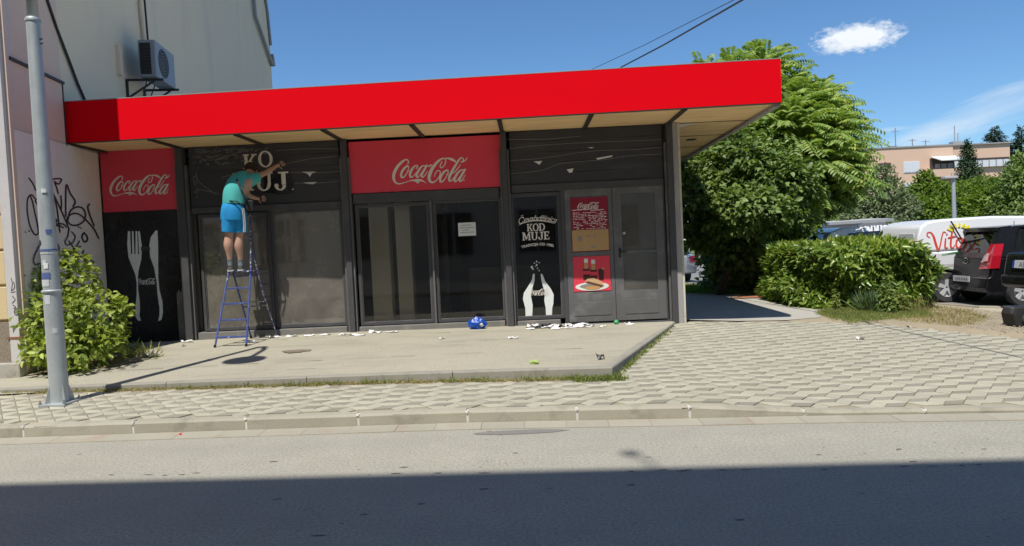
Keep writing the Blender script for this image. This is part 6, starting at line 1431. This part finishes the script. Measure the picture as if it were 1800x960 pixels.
# ---------------------------------------------------------------- far buildings and trees
pink = M('pink_render', (.70, .48, .34), .9, .03, .1, .05, 20, stain=(.62, .42, .3), samt=.3, sscale=.3)
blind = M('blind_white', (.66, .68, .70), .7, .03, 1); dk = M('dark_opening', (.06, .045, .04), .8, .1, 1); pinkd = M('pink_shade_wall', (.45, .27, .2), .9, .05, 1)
FBY = 72.
a = at(1505, 262, FBY); b = at(1636, 262, FBY); top = at(1620, 258, FBY).z
fb = thing('far_apartment_building', (a.x, FBY, 0), 'long pale pink three storey apartment building beyond the parking lot', 'building'); fb.name = 'pink_apartment_building'
fbx = lambda n, x0, x1, y0, y1, za, zb, mat, par=fb, **k: B(n, mat, par, x0, x1, y0, y1, za, zb, **k)
X = lambda px, py=300: at(px, py, FBY).x
Z = lambda px, py: at(px, py, FBY).z
fbx('wall', X(1485), X(1676), FBY, FBY + 12, 0, top, pink)
fbx('wall', X(1676) + .002, X(1793, 260), FBY + 1.5, FBY + 12, 0, top + .1, pink)
fbx('roof_slab', X(1483), X(1677), FBY - .1, FBY + 12.2, top, top + .12, mt['col_grey']); fbx('roof_slab', X(1677) + .002, X(1795, 260), FBY + 1.3, FBY + 12.2, top + .1, top + .22, mt['col_grey'])
fbx('wall', X(1440), X(1485) - .004, FBY + .6, FBY + 10, 0, top + .0, pink)
def fwin(px0, py0, px1, py1, mat, y=FBY, split=True, name='window'):
    x0, x1, zb, za = X(px0, py0), X(px1, py1), Z(px0, py0), Z(px1, py1)
    w = fbx(name, x0 - .08, x1 + .08, y - .05, y - .01, za - .08, zb + .08, blind if mat != dk else pinkd); 
    if split:
        mid = (x0 + x1) / 2; fbx('pane', x0, mid - .04, y - .08, y - .051, za, zb, mat, w); fbx('pane', mid + .04, x1, y - .08, y - .051, za, zb, mat, w)
    else: fbx('pane', x0, x1, y - .08, y - .051, za, zb, mat, w)
    return w
fwin(1540, 288, 1565, 296, dk); fwin(1589, 286, 1615, 302, blind); fwin(1591, 323, 1614, 331, blind, split=False); fwin(1598, 332, 1614, 341, dk)
fwin(1540, 325, 1562, 340, dk); fwin(1545, 360, 1565, 375, blind); fwin(1591, 358, 1614, 374, dk); fwin(1452, 292, 1470, 306, blind)
# balcony bay with awning
bx0, bx1 = X(1634, 280), X(1677, 280)
fbx('recess', bx0, bx1, FBY - .012, FBY + .0, Z(1655, 298), Z(1655, 278), dk)
for k in range(3): fbx('pane', bx0 + .5 + k * .62, bx0 + 1.0 + k * .62, FBY - .05, FBY - .013, Z(1655, 297), Z(1655, 288), mt['col_grey'])
aw = MB(); za, zb = Z(1655, 285), Z(1655, 276); aw.hexa([(bx0 + .3, FBY - 1.5, za), (bx1 + .3, FBY - 1.5, za), (bx1 + .1, FBY - .05, zb), (bx0 + .1, FBY - .05, zb), (bx0 + .3, FBY - 1.5, za + .08), (bx1 + .3, FBY - 1.5, za + .08), (bx1 + .1, FBY - .05, zb + .08), (bx0 + .1, FBY - .05, zb + .08)]); aw.build('awning', mt['letter_white'], fb)
fbx('balcony', bx0 - .4, bx1 + .3, FBY - 1.3, FBY - .02, Z(1655, 312), Z(1655, 299), pink); fbx('railing', bx0 - .4, bx1 + .3, FBY - 1.3, FBY - 1.22, Z(1655, 298), Z(1655, 297), dk)
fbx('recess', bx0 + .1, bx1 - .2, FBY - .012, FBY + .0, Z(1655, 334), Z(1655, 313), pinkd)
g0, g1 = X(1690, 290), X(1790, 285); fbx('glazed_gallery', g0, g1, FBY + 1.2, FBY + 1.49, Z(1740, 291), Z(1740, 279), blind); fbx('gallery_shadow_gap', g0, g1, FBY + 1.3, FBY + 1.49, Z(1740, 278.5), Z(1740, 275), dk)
for k in range(9): x = g0 + (g1 - g0) * k / 8; fbx('gallery_post', x - .05, x + .05, FBY + 1.15, FBY + 1.199, Z(1740, 291), Z(1740, 279), mt['col_grey'])
for px, h in ((1602, 2.4), (1633, 1.2), (1536, 1.0), (1657, 1.0)):
    m = MB(); x = X(px, 258); m.tube([(x, FBY + 3, top), (x, FBY + 3, top + h)], .05, 5); m.tube([(x - .4, FBY + 3, top + h * .85), (x + .4, FBY + 3, top + h * .85)], .03, 5); m.build('roof_antenna', mt['zinc'], fb)
fbx('chimney', X(1596, 258), X(1610, 258), FBY + 3.5, FBY + 4.5, top + .22, top + .6, mt['zinc'])
m = MB(); x = X(1732, 258)
for dx, h in ((0, 2.6), (.35, 1.8)): m.tube([(x + dx, FBY + 5, top), (x + dx, FBY + 5, top + h)], .05, 5)
m.box(x - .4, x + .6, FBY + 4.6, FBY + 5.4, top + .1, top + .9); m.build('roof_mast', mt['col_grey'], fb)
# low grey garage
g = thing('garage', at(1510, 405, 30), 'low pale grey garage roof between the white wagon and the van', 'garage')
ga, gb = at(1462, 400, 32), at(1558, 402, 28); zt2 = at(1505, 393, 30).z
m = MB(); m.hexa([(ga.x, ga.y, 0), (gb.x, gb.y, 0), (gb.x + 2, gb.y + 6, 0), (ga.x + 2, ga.y + 6, 0), (ga.x, ga.y, zt2), (gb.x, gb.y, zt2 - .0), (gb.x + 2, gb.y + 6, zt2 + .1), (ga.x + 2, ga.y + 6, zt2 + .1)]); m.build('wall', mt['col_grey'], g)
m = MB(); m.hexa([(ga.x - .2, ga.y - .2, zt2 + .0), (gb.x + .2, gb.y - .2, zt2 - .0), (gb.x + 2, gb.y + 6, zt2 + .102), (ga.x + 2, ga.y + 6, zt2 + .102), (ga.x - .2, ga.y - .2, zt2 + .12), (gb.x + .2, gb.y - .2, zt2 + .12), (gb.x + 2, gb.y + 6, zt2 + .25), (ga.x + 2, ga.y + 6, zt2 + .25)]); m.build('roof', mt['trim'], g)
# trees beyond
def far_tree(name, label, lobes, n, L, mat, base, r0=.2, tipn=5, cat='tree', **k):
    t = thing(name, (base.x, base.y, 0), label, cat); crown('crown', lobes, n, L, mat, t, **k); limbs('trunk', (base.x, base.y, 0), [l[0] for l in lobes[:tipn]], r0, t, bark, .4); return t
far_tree('silver_tree', 'pale silvery green tree standing left of the van against the pink building', [lobe(1545, 345, 34, 1.2, .9), lobe(1520, 375, 34, 1.1, .8), lobe(1565, 375, 33.5, 1.1, .8), lobe(1550, 315, 34, .6, .7), lobe(1590, 365, 34, .7, .6), lobe(1505, 395, 34, 1.0, .5), lobe(1560, 398, 33, 1.2, .4)], 9000, .17, L_silver, at(1548, 430, 34), shell=.35)
far_tree('green_tree', 'yellow green bushy tree behind the van between silvery tree and grey lamp post', [lobe(1635, 350, 36, 1.3, .9), lobe(1615, 375, 35, 1.4, .8), lobe(1660, 370, 35.5, 1.2, .9), lobe(1628, 325, 36, .5, .7), lobe(1650, 335, 36.5, .5, .5), lobe(1640, 395, 35, 1.8, .5)], 11000, .19, L_far, at(1638, 430, 36), shell=.35)
far_tree('green_tree', 'broad yellow green tree right of the grey lamp post behind the cars', [lobe(1720, 345, 37, 1.5, 1.0), lobe(1700, 370, 36, 1.4, .9), lobe(1745, 360, 36, 1.4, 1.0), lobe(1770, 345, 37, 1.2, 1.0), lobe(1725, 390, 36, 2.2, .6), lobe(1765, 385, 36, 1.5, .8)], 13000, .19, L_far, at(1730, 430, 37), shell=.35)
far_tree('green_tree', 'tall dark green tree cut off by the right edge in front of the pink building', [lobe(1800, 330, 34, 1.2, 1.1), lobe(1805, 295, 34.5, .8, .8), lobe(1785, 365, 34, 1.2, .9), lobe(1810, 385, 33, 1.3, .9), lobe(1830, 340, 34, 1.3, 1.4)], 9000, .19, L_linden, at(1808, 430, 34), shell=.35)
far_tree('cypress', 'narrow dark cypress in front of the pink building', [lobe(1703, 345, 50, 1.1, 1.6), lobe(1702, 310, 50, .85, 1.4), lobe(1701, 280, 50, .5, 1.2), lobe(1700, 262, 50, .22, .7), lobe(1704, 375, 50, 1.1, 1.4)], 9000, .16, L_cyp, at(1703, 420, 50), .2, 4, shell=.3, out=.3, up=.9)
def conifer(name, label, px, py_top, py_bot, Y, w):
    t = thing(name, (at(px, py_bot, Y).x, Y, 0), label, 'tree'); P = []; D = []; N = []; zt_, zb_ = at(px, py_top, Y).z, at(px, py_bot, Y).z; x0 = at(px, py_bot, Y).x; n = 30
    for i in range(n):
        f = i / (n - 1); z = zt_ + (zb_ - zt_) * f; r = w * (.08 + .92 * f) * random.uniform(.75, 1.1); k = int(5 + 9 * f)
        for j in range(k):
            a = random.uniform(0, 6.28); d = np.array([math.cos(a), math.sin(a), -.22])
            for q in range(int(3 + r / .22)):
                s_ = (q + 1) * .2; 
                if s_ > r: break
                for e in range(5): P.append(np.array([x0, Y, z]) + d * s_ + rng.normal(0, .06, 3)); D.append(d + rng.normal(0, .5, 3)); N.append(rng.normal(0, .3, 3) + [0, 0, 1])
    tag(leaves('crown', np.array(P), np.array(D), np.array(N), .34, .10, L_con, t), kind='stuff')
    m = MB(); m.tube([(x0, Y, 0), (x0, Y, zt_ - .3)], [.3, .05], 8); m.build('trunk', bark, t)
conifer('spruce', 'dark spruce top showing above the roof of the pink building', 1750, 222, 300, 95, 4.2); conifer('spruce', 'dark spruce at the right edge beyond the pink building', 1797, 222, 330, 85, 4.2)
# grey lamp post in the lot
lp = at(1678, 415, 30); m_t = thing('lot_lamp', (lp.x, 30, 0), 'grey lot lamp post rising behind the white van', 'street lamp'); m_t.name = 'street_lamp'
m = MB(); zt3 = at(1677, 313, 30).z; m.lathe((lp.x, 30, 0), [(.10, 0), (.085, zt3 * .6), (.07, zt3)], 12); m.build('pole', mt['galv'], m_t, smooth=True)
m = MB(); m.box(lp.x - .42, lp.x + .12, 29.85, 30.15, zt3 - .02, zt3 + .08); m.build('lamp_head', mt['trim'], m_t, bevel=.02)
for dx in (-.06, .04, .12): m = MB(); m.tube([(lp.x + dx, 30, zt3), (lp.x + dx, 30, zt3 + .22)], .015, 5); m.build('spike', mt['zinc'], m_t)
# background trees closing the view behind the shop and under the crowns
for px, lab in ((1330, 'far green tree hidden in the gap under the feathery tree'), (1430, 'far green tree behind the white wagon roof')):
    far_tree('far_tree', lab, [lobe(px, 400, 45, 3.4, 2.0), lobe(px - 40, 420, 45, 2.4, 1.5), lobe(px + 40, 415, 45, 2.4, 1.6)], 5000, .34, L_linden, at(px, 430, 45), shell=.35)
for i in range(14):
    x = -60 + i * 14 + random.uniform(-3, 3); y = random.uniform(110, 130); c = Vector((x, y, 3.2))
    if i < 5 or True: pass
m_pts = [(Vector((x, random.uniform(105, 125), 2.4)), (6, 4, random.uniform(2.2, 3.4))) for x in np.linspace(-70, 190, 34)]
wood = crown('distant_wood', m_pts, 15000, .8, L_linden, None, shell=.4)

# ---------------------------------------------------------------- overhead wires
for pts, r, lab in ((((1330, -14), (1305, 0), (1200, 62), (1083, 123)), .018, 'thick black overhead wire above the canopy'), (((1310, -10), (1290, 0), (1170, 64), (1034, 125)), .007, 'thin faint overhead wire left of the thick one')):
    m = MB(); a, b = at(*pts[-1], 20.), at(*pts[1], 12.); d = (b - a); m.tube([a - d * .35 - Vector((0, 0, .15)), a, a.lerp(b, .5) - Vector((0, 0, .03)), b, b + d * .8 + Vector((0, 0, .3))], r, 5)
    tag(m.build('wire', mt['cable']), lab, 'wire', 'overhead wires')

# ---------------------------------------------------------------- litter
def scrap(name, px, py, w, d, mat, lab, grp=None, h=.02, cat='paper scrap', z=None):
    p = ont(px, py) if z is None else onz(px, py, z)
    if z is None and p.y > 11.42: p = Vector((p.x * (11.42 - (p.y - 11.42) * .1) / p.y, 11.42 - (p.y - 11.42) * .1 - random.uniform(0, .12), 0))
    zz = (tzz(p.x, p.y) if z is None else z) + .004; nx, ny = 5, 3; V = []; a = random.uniform(-.5, .5)
    for i in range(nx):
        for j in range(ny):
            u, v = (i / (nx - 1) - .5) * w * random.uniform(.75, 1.1), (j / (ny - 1) - .5) * d * random.uniform(.7, 1.1)
            V.append((p.x + u * math.cos(a) - v * math.sin(a), p.y + u * math.sin(a) + v * math.cos(a), zz + max(0, random.uniform(-.3, 1)) * h))
    m = MB(); m.add(V, [(i * ny + j, (i + 1) * ny + j, (i + 1) * ny + j + 1, i * ny + j + 1) for i in range(nx - 1) for j in range(ny - 1)])
    return tag(m.build(name, mat), lab, cat, grp)
blk = M('film_black', (.04, .04, .045), .5, .2, 9)
random.seed(21)
for k in range(44):
    f = random.random(); px = 932 + f * 112; py = 576.5 - f * 5 + random.gauss(0, 1.6)
    scrap('film_scrap', px, py, random.uniform(.09, .24), random.uniform(.06, .14), mt['paper'] if random.random() < .72 else blk, 'torn white and black film scrap in the pile below the narrow window', 'film scraps in the pile by the door', random.uniform(.015, .06))
for px, py, w, lab in ((332, 599, .22, 'flat white paper scrap at the foot of the leftmost post'), (438, 602, .18, 'crumpled white scrap under the ladder'), (484, 588, .20, 'grey white scrap by the rear ladder foot'), (513, 592, .18, 'white torn scrap right of the ladder'),
                       (545, 589, .16, 'white folded scrap below the left window pane'), (571, 589, .18, 'dark edged white scrap left of the second post'), (603, 589, .16, 'small white scrap just left of the second post'), (625, 590, .32, 'long rolled white film in front of the second post'),
                       (661, 582, .22, 'flat white strip right of the second post'), (690, 581, .26, 'long white strip below the middle window'), (1104, 569, .16, 'white scrap before the right door leaf'), (1060, 575, .14, 'thin pale scrap below the left door leaf'), (777, 596, .10, 'tiny white scrap on the open terrace'), (902, 595, .15, 'thin white scrap below the narrow window'), (322, 609, .06, 'tiny white crumb left on the terrace')):
    scrap('paper_scrap', px, py, w, random.uniform(.05, .09), mt['paper'], lab, h=random.uniform(.02, .05))
scrap('paper_scrap', 1056, 632, .10, .07, blk, 'crumpled black and white scrap near the front corner of the terrace', h=.08)
scrap('paper_scrap', 1513, 597, .12, .08, mt['paper'], 'lone white paper on the paving at the right', h=.04, z=.16)
gb_ = M('green_plastic', (.04, .35, .12), .4, .1, 9); lg = M('lime_plastic', (.38, .50, .16), .4, .1, 9)
p = ont(1082, 568); p.y = min(p.y, 11.45); m = MB(); m.blob((p.x, p.y - .03, tzz(p.x, p.y) + .035), (.045, .03, .04), 8, 5, .2); tag(m.build('plastic_cup', gb_), 'small green plastic piece at the door threshold', 'litter')
p = ont(939, 640); m = MB(); m.blob((p.x, p.y, tzz(p.x, p.y) + .022), (.06, .04, .028), 9, 6, .3); tag(m.build('plastic_wrapper', lg), 'crumpled lime green wrapper on the terrace edge', 'litter')
p = onz(317, 766, .0); m = MB(); m.blob((p.x, p.y, .012), (.015, .012, .012), 7, 5, .3); tag(m.build('bottle_cap', mt['red']), 'tiny red cap lying in the gutter', 'litter')
bluep = M('blue_bag', (.006, .07, .42), .35, .1, 9, .2, 30)
p = at(839, 579, 11.35); tb = lambda x: tzz(x, 11.35); bag_ = thing('plastic_bag', (p.x, p.y, tb(p.x)), 'crumpled bright blue plastic bag in front of the middle window', 'bag')
random.seed(4); m = MB(); c = Vector((p.x - .005, p.y + .07, tb(p.x) + .08)); R = []
for i in range(9):
    t_ = math.pi * (i + .05) / 8.1; R.append([(c.x + .15 * math.sin(t_) ** .8 * math.cos(a) * random.uniform(.68, 1.15), c.y + .10 * math.sin(t_) * math.sin(a) * random.uniform(.65, 1.2), max(tb(p.x) + .004, c.z + .105 * math.cos(t_) * random.uniform(.7, 1.25))) for a in [2 * math.pi * k / 14 for k in range(14)]])
m.rings(R); m.build('bag_body', bluep, bag_)
m = MB(); m.blob((c.x + .07, c.y - .07, c.z - .01), (.035, .03, .03), 8, 6, .3); m.build('bottle', mt['paper'], bag_)
